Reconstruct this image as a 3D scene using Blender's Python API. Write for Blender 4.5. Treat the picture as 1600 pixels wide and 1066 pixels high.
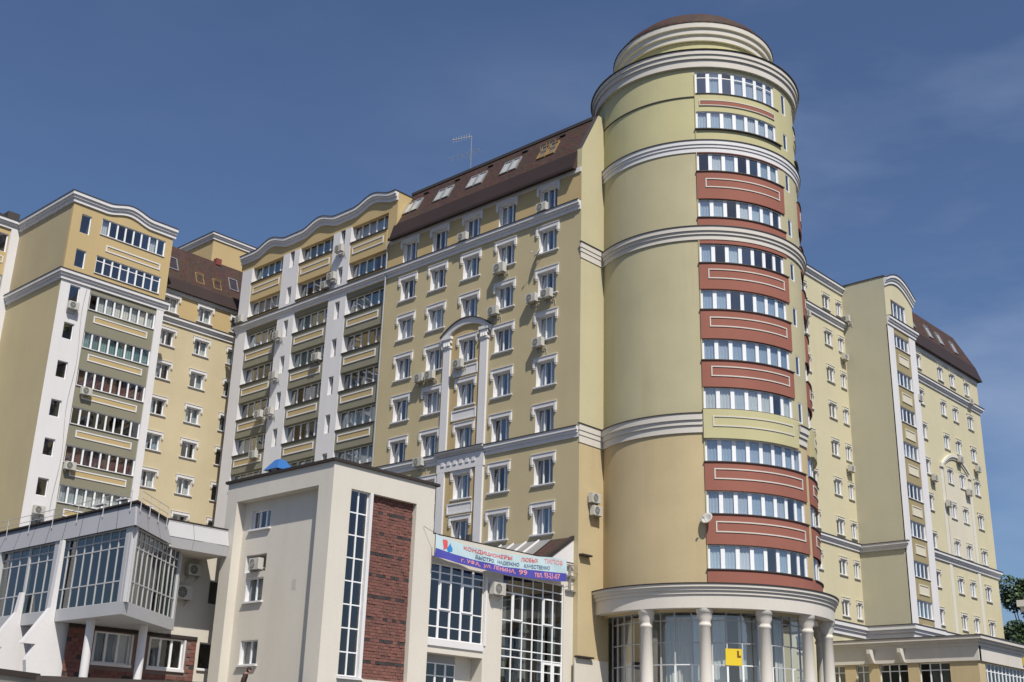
import bpy, bmesh, math, random
from math import sin, cos, pi, radians, sqrt, atan2
from mathutils import Vector, Matrix
random.seed(7)
for o in list(bpy.data.objects): bpy.data.objects.remove(o)
scene = bpy.context.scene
C = scene.collection
ZO = 1.6            # all heights below are measured from the eye; the street lies 1.6 m lower
# ------------------------------------------------------------------ camera
PITCH, ROLL, AZ = radians(19.80), radians(1.716), radians(43.06)
f = Vector((cos(PITCH)*cos(AZ), cos(PITCH)*sin(AZ), sin(PITCH)))
rt = Vector((sin(AZ), -cos(AZ), 0)); up = rt.cross(f)
r2 = rt*cos(ROLL)+up*sin(ROLL); u2 = -rt*sin(ROLL)+up*cos(ROLL)
cam = bpy.data.cameras.new('camera'); camo = bpy.data.objects.new('camera', cam); C.objects.link(camo)
cam.sensor_width = 36; cam.lens = 1846/1600*36; cam.clip_end = 5000; cam.clip_start = .1
M3 = Matrix((r2, u2, -f)).transposed()
camo.matrix_world = Matrix.Translation((0, 0, ZO)) @ M3.to_4x4()
scene.camera = camo
# ------------------------------------------------------------------ light
SUN = Vector((-1, -1.85, 2.7)).normalized()      # towards the sun
elev = math.asin(SUN.z); rot = atan2(SUN.x, SUN.y)
w = bpy.data.worlds.new('World'); scene.world = w; w.use_nodes = True
nt = w.node_tree; nt.nodes.clear()
sky = nt.nodes.new('ShaderNodeTexSky'); sky.sky_type = 'NISHITA'; sky.sun_disc = False
sky.sun_elevation = elev; sky.sun_rotation = rot; sky.altitude = 150
sky.air_density = 1.0; sky.dust_density = 1.6; sky.ozone_density = 3.2
bg = nt.nodes.new('ShaderNodeBackground'); bg.inputs[1].default_value = 0.068
# thin high cloud, faint and stretched
geo = nt.nodes.new('ShaderNodeTexCoord'); mp = nt.nodes.new('ShaderNodeMapping')
mp.inputs['Scale'].default_value = (1.6, 1.6, 5.0); mp.inputs['Rotation'].default_value = (.35, .5, .2)
nz = nt.nodes.new('ShaderNodeTexNoise'); nz.inputs['Scale'].default_value = 1.7; nz.inputs['Detail'].default_value = 6; nz.inputs['Roughness'].default_value = .55
rmp = nt.nodes.new('ShaderNodeValToRGB'); rmp.color_ramp.elements[0].position = .5; rmp.color_ramp.elements[1].position = .8
rmp.color_ramp.elements[0].color = (0, 0, 0, 1); rmp.color_ramp.elements[1].color = (.17, .17, .17, 1)
mx = nt.nodes.new('ShaderNodeMixRGB'); mx.inputs[2].default_value = (5.6, 6.2, 7.2, 1)
out = nt.nodes.new('ShaderNodeOutputWorld')
L = nt.links.new
L(geo.outputs['Generated'], mp.inputs[0]); L(mp.outputs[0], nz.inputs[0]); L(nz.outputs[0], rmp.inputs[0])
L(rmp.outputs[0], mx.inputs[0]); L(sky.outputs[0], mx.inputs[1]); 
dv = nt.nodes.new('ShaderNodeVectorMath'); dv.operation = 'DOT_PRODUCT'; dv.inputs[1].default_value = (.93, .05, -.35)
mr = nt.nodes.new('ShaderNodeMapRange'); mr.inputs['From Min'].default_value = .35; mr.inputs['From Max'].default_value = .85; mr.inputs['To Min'].default_value = .25; mr.inputs['To Max'].default_value = 3.0
mm = nt.nodes.new('ShaderNodeMath'); mm.operation = 'MULTIPLY'
L(geo.outputs['Generated'], dv.inputs[0]); L(dv.outputs['Value'], mr.inputs['Value']); L(rmp.outputs[0], mm.inputs[0]); L(mr.outputs[0], mm.inputs[1]); L(mm.outputs[0], mx.inputs[0])
tn = nt.nodes.new('ShaderNodeMixRGB'); tn.blend_type = 'MULTIPLY'; tn.inputs[0].default_value = 1; tn.inputs[2].default_value = (.93, 1.0, 1.14, 1)
L(mx.outputs[0], tn.inputs[1]); L(tn.outputs[0], bg.inputs[0]); L(bg.outputs[0], out.inputs[0])
sl = bpy.data.lights.new('sun', 'SUN'); sl.energy = 4.1; sl.angle = radians(.53); sl.color = (1, .94, .84)
so = bpy.data.objects.new('sun', sl); C.objects.link(so); so.rotation_euler = SUN.to_track_quat('Z', 'Y').to_euler()
scene.view_settings.view_transform = 'Standard'; scene.view_settings.look = 'None'
scene.view_settings.exposure = 0.36; scene.view_settings.gamma = 1
scene.render.engine = 'CYCLES'
scene.cycles.max_bounces = 6; scene.cycles.transparent_max_bounces = 8
# ------------------------------------------------------------------ materials
def mat(name, col, rough=.85, var=.10, streak=.06, bump=.15, nscale=.35, fine=9.0, metal=0, dirt=0.0, spec=.3):
    m = bpy.data.materials.new(name); m.use_nodes = True; t = m.node_tree; n = t.nodes
    b = n['Principled BSDF']; b.inputs['Roughness'].default_value = rough; b.inputs['Metallic'].default_value = metal
    b.inputs['Specular IOR Level'].default_value = spec
    g = n.new('ShaderNodeNewGeometry')
    a = n.new('ShaderNodeTexNoise'); a.inputs['Scale'].default_value = nscale; a.inputs['Detail'].default_value = 5
    t.links.new(g.outputs['Position'], a.inputs['Vector'])
    mp = n.new('ShaderNodeMapping'); mp.inputs['Scale'].default_value = (.75, .75, .06)
    s = n.new('ShaderNodeTexNoise'); s.inputs['Scale'].default_value = 1.1; s.inputs['Detail'].default_value = 4
    t.links.new(g.outputs['Position'], mp.inputs[0]); t.links.new(mp.outputs[0], s.inputs['Vector'])
    fz = n.new('ShaderNodeTexNoise'); fz.inputs['Scale'].default_value = fine; fz.inputs['Detail'].default_value = 3
    t.links.new(g.outputs['Position'], fz.inputs['Vector'])
    def ma(op, x, y, z=None):
        k = n.new('ShaderNodeMath'); k.operation = op
        for i, v in enumerate((x, y, z)):
            if v is None: continue
            if isinstance(v, (int, float)): k.inputs[i].default_value = v
            else: t.links.new(v, k.inputs[i])
        return k.outputs[0]
    v = ma('MULTIPLY_ADD', a.outputs[0], 2*var, 1-var)
    v = ma('MULTIPLY', v, ma('MULTIPLY_ADD', s.outputs[0], 2*streak, 1-streak))
    v = ma('MULTIPLY', v, ma('MULTIPLY_ADD', fz.outputs[0], .10, .95))
    h = n.new('ShaderNodeVectorMath'); h.operation = 'SCALE'
    h.inputs[0].default_value = col[:3]; t.links.new(v, h.inputs['Scale'])
    src = h.outputs[0]
    if dirt > 0:
        r = n.new('ShaderNodeValToRGB'); r.color_ramp.elements[0].position = .56; r.color_ramp.elements[1].position = .78
        t.links.new(s.outputs[0], r.inputs[0])
        q = ma('MULTIPLY', r.outputs[0], dirt)
        x = n.new('ShaderNodeMixRGB'); x.blend_type = 'MULTIPLY'; x.inputs[2].default_value = (.55, .52, .47, 1)
        t.links.new(q, x.inputs[0]); t.links.new(src, x.inputs[1]); src = x.outputs[0]
    t.links.new(src, b.inputs['Base Color'])
    if bump > 0:
        bp = n.new('ShaderNodeBump'); bp.inputs['Strength'].default_value = bump; bp.inputs['Distance'].default_value = .01
        t.links.new(fz.outputs[0], bp.inputs['Height']); t.links.new(bp.outputs[0], b.inputs['Normal'])
    return m
M = {}
M['khaki'] = mat('khaki_stucco', (.455, .385, .235), var=.09, dirt=.12)
M['tan'] = mat('tan_stucco', (.47, .38, .225), var=.13, streak=.05, dirt=.28)
M['browntan'] = mat('brown_tan_stucco', (.375, .32, .205), dirt=.1)
M['ochre'] = mat('ochre_stucco', (.46, .35, .18), dirt=.1)
M['pale'] = mat('pale_yellow_stucco', (.50, .43, .285), var=.12, dirt=.15)
M['green'] = mat('green_yellow_stucco', (.46, .43, .245), var=.12, streak=.04, dirt=.2)
M['sage'] = mat('sage_khaki_stucco', (.43, .39, .25), var=.14, streak=.05, dirt=.28)
M['pilaster'] = mat('pale_green_yellow_stucco', (.47, .43, .275), var=.06)
M['cream'] = mat('cream_render', (.575, .54, .475), var=.07, streak=.05, dirt=.2)
M['creamright'] = mat('light_cream_stucco', (.52, .475, .325), var=.07, dirt=.08)
M['flank'] = mat('pale_khaki_stucco', (.42, .40, .30), var=.07, dirt=.1)
M['trimcream'] = mat('cream_window_trim', (.58, .56, .49), var=.05)
M['red'] = mat('brick_red_stucco', (.27, .105, .078), var=.12, streak=.1)
M['olive'] = mat('olive_grey_stucco', (.215, .205, .15), var=.1)
M['olivetan'] = mat('olive_tan_stucco', (.30, .25, .14), var=.1)
M['insetochre'] = mat('inset_ochre', (.43, .33, .165), var=.06)
M['insetcream'] = mat('inset_cream', (.56, .52, .42), var=.06)
M['white'] = mat('white_paint', (.63, .62, .625), rough=.7, var=.05, streak=.07, dirt=.22)
M['offwhite'] = mat('off_white_stone', (.56, .53, .48), rough=.85, var=.09, streak=.08, dirt=.25)
M['pvc'] = mat('white_window_frame', (.74, .75, .76), rough=.45, var=.03, streak=.03, bump=0)
M['cap'] = mat('dark_metal_capping', (.06, .052, .05), rough=.6, bump=0)
M['browncap'] = mat('brown_metal_capping', (.036, .028, .025), rough=.75, bump=0)
M['greypanel'] = mat('grey_white_composite_panel', (.30, .30, .32), rough=.5, var=.06, streak=.05, bump=0)
M['fasciagrey'] = mat('pale_grey_fascia', (.44, .44, .45), rough=.7, var=.06)
M['metal'] = mat('galvanised_metal', (.40, .40, .40), rough=.45, metal=.6, bump=0)
M['acwhite'] = mat('air_conditioner_casing', (.47, .46, .42), rough=.55, var=.08, bump=0, dirt=.3)
M['acdark'] = mat('fan_grille_dark', (.05, .05, .05), rough=.6, bump=0)
M['room0'] = mat('interior_dark', (.05, .047, .04), bump=0, rough=.95)
M['room1'] = mat('interior_brown', (.16, .12, .08), bump=0, rough=.95, var=.3)
M['room2'] = mat('interior_beige', (.30, .26, .20), bump=0, rough=.95, var=.3)
M['curtain'] = mat('white_curtain', (.62, .61, .58), bump=0, rough=.95, var=.1)
M['curtainred'] = mat('wine_curtain', (.14, .06, .055), bump=0, rough=.95, var=.1)
M['curtainblue'] = mat('blue_grey_blind', (.36, .42, .50), bump=0, rough=.8, var=.05)
M['reflectblind'] = mat('sky_reflection_sheer', (.50, .55, .60), bump=0, rough=.9, var=.12)  # pale colour imitates bright sky reflected in the tower panes
M['curtaingreen'] = mat('sea_green_blind', (.22, .33, .32), bump=0, rough=.8, var=.05)
M['blue'] = mat('blue_painted_metal', (.035, .13, .36), rough=.4, bump=0)
M['redmetal'] = mat('red_painted_box', (.20, .05, .045), rough=.7, bump=0)
M['wood'] = mat('varnished_wood', (.26, .17, .07), rough=.6, bump=0)
M['asphalt'] = mat('asphalt', (.05, .05, .052), rough=.9, var=.2)
M['paving'] = mat('concrete_paving', (.28, .265, .24), rough=.9, var=.15)
M['mortar'] = mat('mortar', (.17, .12, .105), rough=.95)
M['dark'] = mat('dark_void', (.03, .028, .025), rough=.9, bump=0)

def brickmat(name, c1, c2):
    m = mat(name, c1, rough=.9, bump=.25, fine=14)
    t = m.node_tree; b = t.nodes['Principled BSDF']
    src = b.inputs['Base Color'].links[0].from_socket
    g = t.nodes.new('ShaderNodeNewGeometry'); x = t.nodes.new('ShaderNodeMixRGB'); x.inputs[2].default_value = (*c2, 1)
    t.links.new(g.outputs['Random Per Island'], x.inputs[0]); t.links.new(src, x.inputs[1]); t.links.new(x.outputs[0], b.inputs['Base Color'])
    return m
M['brick'] = brickmat('red_split_block', (.20, .088, .072), (.13, .065, .055))
M['brickdark'] = brickmat('charcoal_split_block', (.055, .048, .048), (.035, .033, .035))

def roofmat():
    m = mat('brown_tile_roof', (.068, .038, .030), rough=.75, var=.18, streak=.15, bump=0)
    t = m.node_tree; n = t.nodes; b = n['Principled BSDF']
    tc = n.new('ShaderNodeNewGeometry'); mp = n.new('ShaderNodeMapping'); mp.inputs['Scale'].default_value = (3.2, 3.2, 4.2)
    v = n.new('ShaderNodeTexVoronoi'); v.inputs['Scale'].default_value = 1.0
    t.links.new(tc.outputs['Position'], mp.inputs[0]); t.links.new(mp.outputs[0], v.inputs['Vector'])
    src = b.inputs['Base Color'].links[0].from_socket
    x = n.new('ShaderNodeMixRGB'); x.blend_type = 'MULTIPLY'; x.inputs[0].default_value = .35
    t.links.new(src, x.inputs[1]); t.links.new(v.outputs['Color'], x.inputs[2]); t.links.new(x.outputs[0], b.inputs['Base Color'])
    bp = n.new('ShaderNodeBump'); bp.inputs['Strength'].default_value = .5; bp.inputs['Distance'].default_value = .05
    t.links.new(v.outputs['Distance'], bp.inputs['Height']); t.links.new(bp.outputs[0], b.inputs['Normal'])
    return m
M['roof'] = roofmat()
M['roofdark'] = mat('dark_brown_eave_sheet', (.038, .025, .022), rough=.6, var=.15, streak=.12, bump=0)

def glassmat(name, tint, refl=1.0, rough=.015):
    m = bpy.data.materials.new(name); m.use_nodes = True; t = m.node_tree; n = t.nodes; n.clear()
    o = n.new('ShaderNodeOutputMaterial'); tr = n.new('ShaderNodeBsdfTransparent'); tr.inputs[0].default_value = (*tint, 1)
    gl = n.new('ShaderNodeBsdfGlossy'); gl.inputs['Roughness'].default_value = rough; gl.inputs['Color'].default_value = (.95, .97, 1, 1)
    fr = n.new('ShaderNodeFresnel'); fr.inputs[0].default_value = 1.7
    mu = n.new('ShaderNodeMath'); mu.operation = 'MULTIPLY_ADD'; mu.inputs[1].default_value = 1.6*refl; mu.inputs[2].default_value = .06; mu.use_clamp = True
    g = n.new('ShaderNodeNewGeometry'); nz = n.new('ShaderNodeTexNoise'); nz.inputs['Scale'].default_value = .9
    bp = n.new('ShaderNodeBump'); bp.inputs['Strength'].default_value = .25; bp.inputs['Distance'].default_value = .02
    t.links.new(g.outputs['Position'], nz.inputs['Vector']); t.links.new(nz.outputs[0], bp.inputs['Height']); t.links.new(bp.outputs[0], gl.inputs['Normal'])
    mx = n.new('ShaderNodeMixShader')
    # only the outward side mirrors; the light leaves the back of the pane unhindered
    bf = n.new('ShaderNodeMath'); bf.operation = 'SUBTRACT'; bf.inputs[0].default_value = 1; bf.use_clamp = True; t.links.new(g.outputs['Backfacing'], bf.inputs[1])
    m2 = n.new('ShaderNodeMath'); m2.operation = 'MULTIPLY'
    t.links.new(fr.outputs[0], mu.inputs[0]); t.links.new(mu.outputs[0], m2.inputs[0]); t.links.new(bf.outputs[0], m2.inputs[1]); t.links.new(m2.outputs[0], mx.inputs[0])
    t.links.new(tr.outputs[0], mx.inputs[1]); t.links.new(gl.outputs[0], mx.inputs[2]); t.links.new(mx.outputs[0], o.inputs[0])
    return m
M['glass'] = glassmat('window_glass', (.90, .93, .94))
M['glassgreen'] = glassmat('green_tinted_glass', (.52, .60, .59), .55)
GV = ['glass', 'glass', 'glassmirror', 'glassdim']
M['glassmirror'] = glassmat('bright_window_glass', (.86, .90, .92), 1.5); M['glassdim'] = glassmat('clear_window_glass', (.94, .95, .95), .6)
M['glassdark'] = glassmat('dark_tinted_glass', (.62, .65, .65), .6)
# ------------------------------------------------------------------ mesh tools
class MB:
    def __init__(s): s.v = []; s.f = []; s.m = []
    def face(s, pts, mi=0):
        k = len(s.v); s.v += [tuple(p) for p in pts]; s.f.append(tuple(range(k, k+len(pts)))); s.m.append(mi)
    def hexa(s, p, mi=0):      # p: 8 corners, bottom 0-3, top 4-7
        k = len(s.v); s.v += [tuple(q) for q in p]
        for q in ((0, 3, 2, 1), (4, 5, 6, 7), (0, 1, 5, 4), (1, 2, 6, 5), (2, 3, 7, 6), (3, 0, 4, 7)):
            s.f.append(tuple(k+i for i in q)); s.m.append(mi)
    def box(s, x0, x1, y0, y1, z0, z1, mi=0):
        s.hexa([(x0, y0, z0), (x1, y0, z0), (x1, y1, z0), (x0, y1, z0), (x0, y0, z1), (x1, y0, z1), (x1, y1, z1), (x0, y1, z1)], mi)
    def fb(s, F, s0, s1, d0, d1, z0, z1, mi=0):      # box in face coordinates, bends with curved faces
        n = max(1, int(math.ceil(abs(s1-s0)/F.seg))) if F.seg else 1
        if n == 1:
            a = [F.P(s0, d0, z0), F.P(s1, d0, z0), F.P(s1, d1, z0), F.P(s0, d1, z0), F.P(s0, d0, z1), F.P(s1, d0, z1), F.P(s1, d1, z1), F.P(s0, d1, z1)]
            s.hexa(a, mi); return
        k = len(s.v)
        for i in range(n+1):
            t = s0+(s1-s0)*i/n
            s.v += [F.P(t, d0, z0), F.P(t, d1, z0), F.P(t, d1, z1), F.P(t, d0, z1)]
        for i in range(n):
            b = k+4*i
            for a, c in ((0, 1), (1, 2), (2, 3), (3, 0)):
                s.f.append((b+a, b+c, b+4+c, b+4+a)); s.m.append(mi)
        s.f.append((k, k+1, k+2, k+3)); s.m.append(mi); b = k+4*n; s.f.append((b, b+3, b+2, b+1)); s.m.append(mi)
    def tube(s, a, b, r, n=8, mi=0, r2=None):
        a = Vector(a); b = Vector(b); d = (b-a).normalized(); r2 = r if r2 is None else r2
        u = d.orthogonal().normalized(); v = d.cross(u); k = len(s.v)
        for p, rr in ((a, r), (b, r2)):
            for i in range(n):
                t = 2*pi*i/n; s.v.append(tuple(p+u*cos(t)*rr+v*sin(t)*rr))
        for i in range(n):
            j = (i+1) % n; s.f.append((k+i, k+j, k+n+j, k+n+i)); s.m.append(mi)
        s.f.append(tuple(k+i for i in range(n))); s.m.append(mi); s.f.append(tuple(k+n+i for i in range(n))); s.m.append(mi)
    def lathe(s, cx, cy, prof, n=48, mi=0, a0=0, a1=360):   # prof: list of (r, z)
        k = len(s.v); full = abs(a1-a0) >= 360; cols = n if full else n+1
        for i in range(cols):
            t = radians(a0+(a1-a0)*i/n)
            for r, z in prof: s.v.append((cx+r*cos(t), cy+r*sin(t), z))
        m = len(prof)
        for i in range(n):
            j = (i+1) % cols
            for q in range(m-1):
                s.f.append((k+i*m+q, k+j*m+q, k+j*m+q+1, k+i*m+q+1)); s.m.append(mi)
    def prism(s, pts, vec, mi=0):
        vec = Vector(vec); a = [Vector(p) for p in pts]; b = [p+vec for p in a]
        s.face(a, mi); s.face(b, mi); n = len(a)
        for i in range(n): s.face([a[i], a[(i+1) % n], b[(i+1) % n], b[i]], mi)
class Face:
    def __init__(s, P, rz, seg=0, cyl=False): s.P = P; s.rz = rz; s.seg = seg; s.rzf = rz if callable(rz) else (lambda t: rz)
def FA(X): return Face(lambda s, d, z: (X+d, s, z), -pi/2)
def FB(Y): return Face(lambda s, d, z: (s, Y+d, z), 0)
def FC(cx, cy, r): return Face(lambda s, d, z: (cx+(r-d)*cos(radians(s)), cy+(r-d)*sin(radians(s)), z), lambda t: radians(t)+pi/2, 1.25)
def FD(ox, oy, az):
    a = radians(az); return Face(lambda s, d, z: (ox+s*cos(a)-d*sin(a), oy+s*sin(a)+d*cos(a), z), a)
def mesh(name, mb, mats, smooth=False, origin=None):
    if not isinstance(mats, (list, tuple)): mats = [mats]
    o = origin or (0, 0, 0)
    me = bpy.data.meshes.new(name)
    me.from_pydata([(v[0]-o[0], v[1]-o[1], v[2]-o[2]) for v in mb.v], [], mb.f)
    for m in mats: me.materials.append(M[m] if isinstance(m, str) else m)
    me.polygons.foreach_set('material_index', mb.m)
    bm = bmesh.new(); bm.from_mesh(me); bmesh.ops.remove_doubles(bm, verts=bm.verts, dist=1e-5) if smooth else None
    bmesh.ops.recalc_face_normals(bm, faces=bm.faces); bm.to_mesh(me); bm.free()
    if smooth: me.polygons.foreach_set('use_smooth', [True]*len(me.polygons))
    me.update(); return me
WL = {}
def wl(o): return WL.get(o.name, (0, 0, 0)) if o else (0, 0, 0)
def build(name, mb, mats, parent=None, smooth=False, kind=None):
    xs = [v[0] for v in mb.v]; ys = [v[1] for v in mb.v]; zs = [v[2] for v in mb.v]
    o = ((min(xs)+max(xs))/2, (min(ys)+max(ys))/2, min(zs))
    me = mesh(name, mb, mats, smooth, o)
    ob = bpy.data.objects.new(name, me); C.objects.link(ob)
    p = wl(parent); ob.parent = parent; ob.location = (o[0]-p[0], o[1]-p[1], o[2]-p[2]); WL[ob.name] = o
    if kind: ob['kind'] = kind
    return ob
def inst(name, me, parent, loc, rz=0, rx=0):
    ob = bpy.data.objects.new(name, me); C.objects.link(ob); p = wl(parent); ob.parent = parent
    ob.location = (loc[0]-p[0], loc[1]-p[1], loc[2]-p[2]); ob.rotation_euler = (rx, 0, rz); WL[ob.name] = tuple(loc)
    return ob
def tag(o, label, cat, group=None):
    o['label'] = label; o['category'] = cat
    if group: o['group'] = group
    return o
def root(name, label, cat, loc, group=None, rz=0):
    o = bpy.data.objects.new(name, None); C.objects.link(o); o.location = loc; o.rotation_euler = (0, 0, rz); WL[o.name] = tuple(loc)
    o.empty_display_size = .5
    return tag(o, label, cat, group)
# wall with real openings; ops = (s0,s1,z0,z1); reveals use slot 1
def wall(name, parent, F, s0, s1, z0, z1, ops=(), m='khaki', rev='white', depth=.3, edge=0.0, d=0.0, top=None):
    mb = MB(); ss = {s0, s1}; zz = {z0, z1}
    for o in ops: ss |= {o[0], o[1]}; zz |= {o[2], o[3]}
    ss = sorted(x for x in ss if s0-1e-6 <= x <= s1+1e-6); zz = sorted(zz)
    if F.seg:
        e = []
        for a, b in zip(ss, ss[1:]):
            n = max(1, int(math.ceil((b-a)/F.seg))); e += [a+(b-a)*i/n for i in range(n)]
        ss = e+[ss[-1]]
    for a, b in zip(ss, ss[1:]):
        if b-a < 1e-6: continue
        # merge vertically between openings
        c = (a+b)/2; cuts = sorted([(o[2], o[3]) for o in ops if o[0] < c < o[1]]); z = z0
        for q0, q1 in cuts+[(z1, z1)]:
            if q0-z > 1e-6: mb.face([F.P(a, d, z), F.P(b, d, z), F.P(b, d, q0), F.P(a, d, q0)], 0)
            z = q1
    for o in ops:
        D = depth if len(o) < 5 else o[4]
        n = max(1, int(math.ceil((o[1]-o[0])/F.seg))) if F.seg else 1
        for sx in (o[0], o[1]): mb.face([F.P(sx, d, o[2]), F.P(sx, D, o[2]), F.P(sx, D, o[3]), F.P(sx, d, o[3])], 1)
        for zx in (o[2], o[3]):
            for i in range(n):
                a = o[0]+(o[1]-o[0])*i/n; b = o[0]+(o[1]-o[0])*(i+1)/n
                mb.face([F.P(a, d, zx), F.P(b, d, zx), F.P(b, D, zx), F.P(a, D, zx)], 1)
    if edge:
        for sx in (s0, s1): mb.face([F.P(sx, d, z0), F.P(sx, d+edge, z0), F.P(sx, d+edge, z1), F.P(sx, d, z1)], 0)
        for zx in (z0, z1):
            n = max(1, int(math.ceil((s1-s0)/F.seg))) if F.seg else 1
            for i in range(n):
                a = s0+(s1-s0)*i/n; b = s0+(s1-s0)*(i+1)/n
                mb.face([F.P(a, d, zx), F.P(b, d, zx), F.P(b, d+edge, zx), F.P(a, d+edge, zx)], 0)
    return build(name, mb, [m, rev], parent)
def cornice(parent, F, s0, s1, zt, h=.75, p=.32, e0=0, e1=0, m='white', cap='cap', d=0.0, name='cornice', steps=((0, .34, 1), (.34, .6, .66), (.6, 1, .34))):
    mb = MB()
    for a, b, k in steps:
        mb.fb(F, s0-e0*p*k, s1+e1*p*k, d-p*k, d, zt-b*h, zt-a*h, 0)
    if cap: mb.fb(F, s0-e0*(p+.05), s1+e1*(p+.05), d-p-.05, d, zt, zt+.05, 1)
    return build(name, mb, [m, cap or m], parent)
def curved_cornice(parent, F, pts, h=.8, p=.38, m='white', fillz=None, fill='ochre', e0=0, e1=0):
    # pts: (s, ztop) polyline; steps follow the line, wall infill beneath
    mb = MB(); g = MB()
    for (sa, za), (sb, zb) in zip(pts, pts[1:]):
        for a, b, k in ((0, .34, 1), (.34, .6, .66), (.6, 1, .34)):
            P = F.P; pk = p*k
            mb.hexa([P(sa, -pk, za-b*h), P(sb, -pk, zb-b*h), P(sb, 0, zb-b*h), P(sa, 0, za-b*h), P(sa, -pk, za-a*h), P(sb, -pk, zb-a*h), P(sb, 0, zb-a*h), P(sa, 0, za-a*h)], 0)
        P = F.P; q = p+.05
        mb.hexa([P(sa, -q, za), P(sb, -q, zb), P(sb, .4, zb), P(sa, .4, za), P(sa, -q, za+.05), P(sb, -q, zb+.05), P(sb, .4, zb+.05), P(sa, .4, za+.05)], 1)
        if fillz is not None: g.face([P(sa, .002, fillz), P(sb, .002, fillz), P(sb, .002, zb), P(sa, .002, za)], 0)
    build('cornice', mb, [m, 'cap'], parent)
    if fillz is not None: build('gable', g, [fill], parent)
def inset(parent, F, s0, s1, z0, z1, fill='insetochre', trim='white', d=-.0, t=.09, p=.05, name='panel'):
    mb = MB()
    ts = t if not F.seg else t/6.9*57.3
    mb.fb(F, s0, s1, d-p, d, z1-t, z1, 0); mb.fb(F, s0, s1, d-p, d, z0, z0+t, 0)
    mb.fb(F, s0, s0+ts, d-p, d, z0+t, z1-t, 0); mb.fb(F, s1-ts, s1, d-p, d, z0+t, z1-t, 0)
    if fill: mb.fb(F, s0+ts, s1-ts, d-.015, d, z0+t, z1-t, 1)
    return build(name, mb, [trim, fill or trim], parent)
PM = {}
def pane_mesh(w, h, g='glass'):
    k = ('p', round(w, 2), round(h, 2), g)
    if k not in PM:
        b = MB(); b.box(-w/2, w/2, -.004, .004, 0, h); PM[k] = mesh('pane', b, g)
    return PM[k]
def curtain_mesh(w, h, c='curtain'):
    k = ('c', round(w, 1), round(h, 1), c)
    if k not in PM:
        b = MB(); n = max(4, int(w/.09)); P = [(-w/2+w*i/n, .03*(1 if i % 2 else -1)*random.uniform(.4, 1)) for i in range(n+1)]
        for (x0, y0), (x1, y1) in zip(P, P[1:]): b.face([(x0, y0, 0), (x1, y1, 0), (x1, y1, h), (x0, y0, h)])
        PM[k] = mesh('curtain', b, c)
    return PM[k]
def room(mb, F, s0, s1, z0, z1, d0, d1, mi):
    P = F.P; n = 4 if F.seg and (s1-s0) > 15 else 1
    for i in range(n):
        a = s0+(s1-s0)*i/n; b = s0+(s1-s0)*(i+1)/n
        mb.face([P(a, d1, z0), P(b, d1, z0), P(b, d1, z1), P(a, d1, z1)], mi)
        mb.face([P(a, d0, z0), P(b, d0, z0), P(b, d1, z0), P(a, d1, z0)], mi)
        mb.face([P(a, d0, z1), P(b, d0, z1), P(b, d1, z1), P(a, d1, z1)], mi)
    mb.face([P(s0, d0, z0), P(s0, d1, z0), P(s0, d1, z1), P(s0, d0, z1)], mi)
    mb.face([P(s1, d0, z0), P(s1, d1, z0), P(s1, d1, z1), P(s1, d0, z1)], mi)
def glazing(parent, F, s0, s1, z0, z1, n, d=.12, cd=.22, ccs=None, mull=.08, transom=None, rails=(), name='balcony_glazing', pg='glass', rd=1.3, rooms=('room0', 'room1', 'room2'), curt=.3, frame='pvc', wide=(), cols=None, depth=.07, solo=False, skip=()):
    """band of n panes with frame, panes, interior and curtains"""
    q = 1.0 if not F.seg else 57.3/6.8
    ms = mull*q; mb = MB(); R = random.choice(rooms)
    e = .06
    mb.fb(F, s0, s1, d-depth/2, d+depth/2, z0, z0+e, 0); mb.fb(F, s0, s1, d-depth/2, d+depth/2, z1-e, z1, 0)
    ed = cols or [s0+(s1-s0)*i/n for i in range(n+1)]; n = len(ed)-1
    zs = [z0+e]+sorted(rails)+[z1-e]
    for i, x in enumerate(ed):
        a, b = (x, x+ms*.6) if i == 0 else ((x-ms*.6, x) if i == n else (x-ms/2, x+ms/2))
        if i in wide: a -= ms*.35; b += ms*.35
        mb.fb(F, a, b, d-depth/2-.002, d+depth/2+.002, z0+e, z1-e, 0)
    for z in rails: mb.fb(F, s0+ms*.6, s1-ms*.6, d-depth/2+.004, d+depth/2-.004, z-.03, z+.03, 0)
    if rd: room(mb, F, s0, s1, z0, z1, d+depth/2, d+rd, 1)
    fr = build(name, mb, [frame, R], parent)
    wd = abs(s1-s0)/n/q
    cc = random.choice(['curtain', 'curtain', 'curtainblue', 'curtaingreen']) if random.random() < .93 else 'curtaingreen'
    full = random.random() < curt
    if ccs: cc = random.choice(ccs)
    for i in range(n):
        c = (ed[i]+ed[i+1])/2; wd = (ed[i+1]-ed[i])/q
        if not solo:
            for za, zb in zip(zs, zs[1:]):
                inst('pane', pane_mesh(wd-.02, zb-za, (random.choice(GV) if pg == 'glass' else pg)), fr, F.P(c, d, za), F.rzf(c)+random.uniform(-.012, .012), random.uniform(-.008, .008))
        if (full and random.random() < .85) or random.random() < curt*.35:
            inst('curtain', curtain_mesh(wd*.98, z1-z0-.1, cc), fr, F.P(c, d+cd, z0+.05), F.rzf(c))
    if solo:
        c = (s0+s1)/2; inst('pane', pane_mesh(abs(s1-s0)/q-.04, z1-z0-.1, pg), fr, F.P(c, d, z0+.05), F.rzf(c)+random.uniform(-.012, .012), random.uniform(-.008, .008))
    return fr
TW = {}
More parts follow.
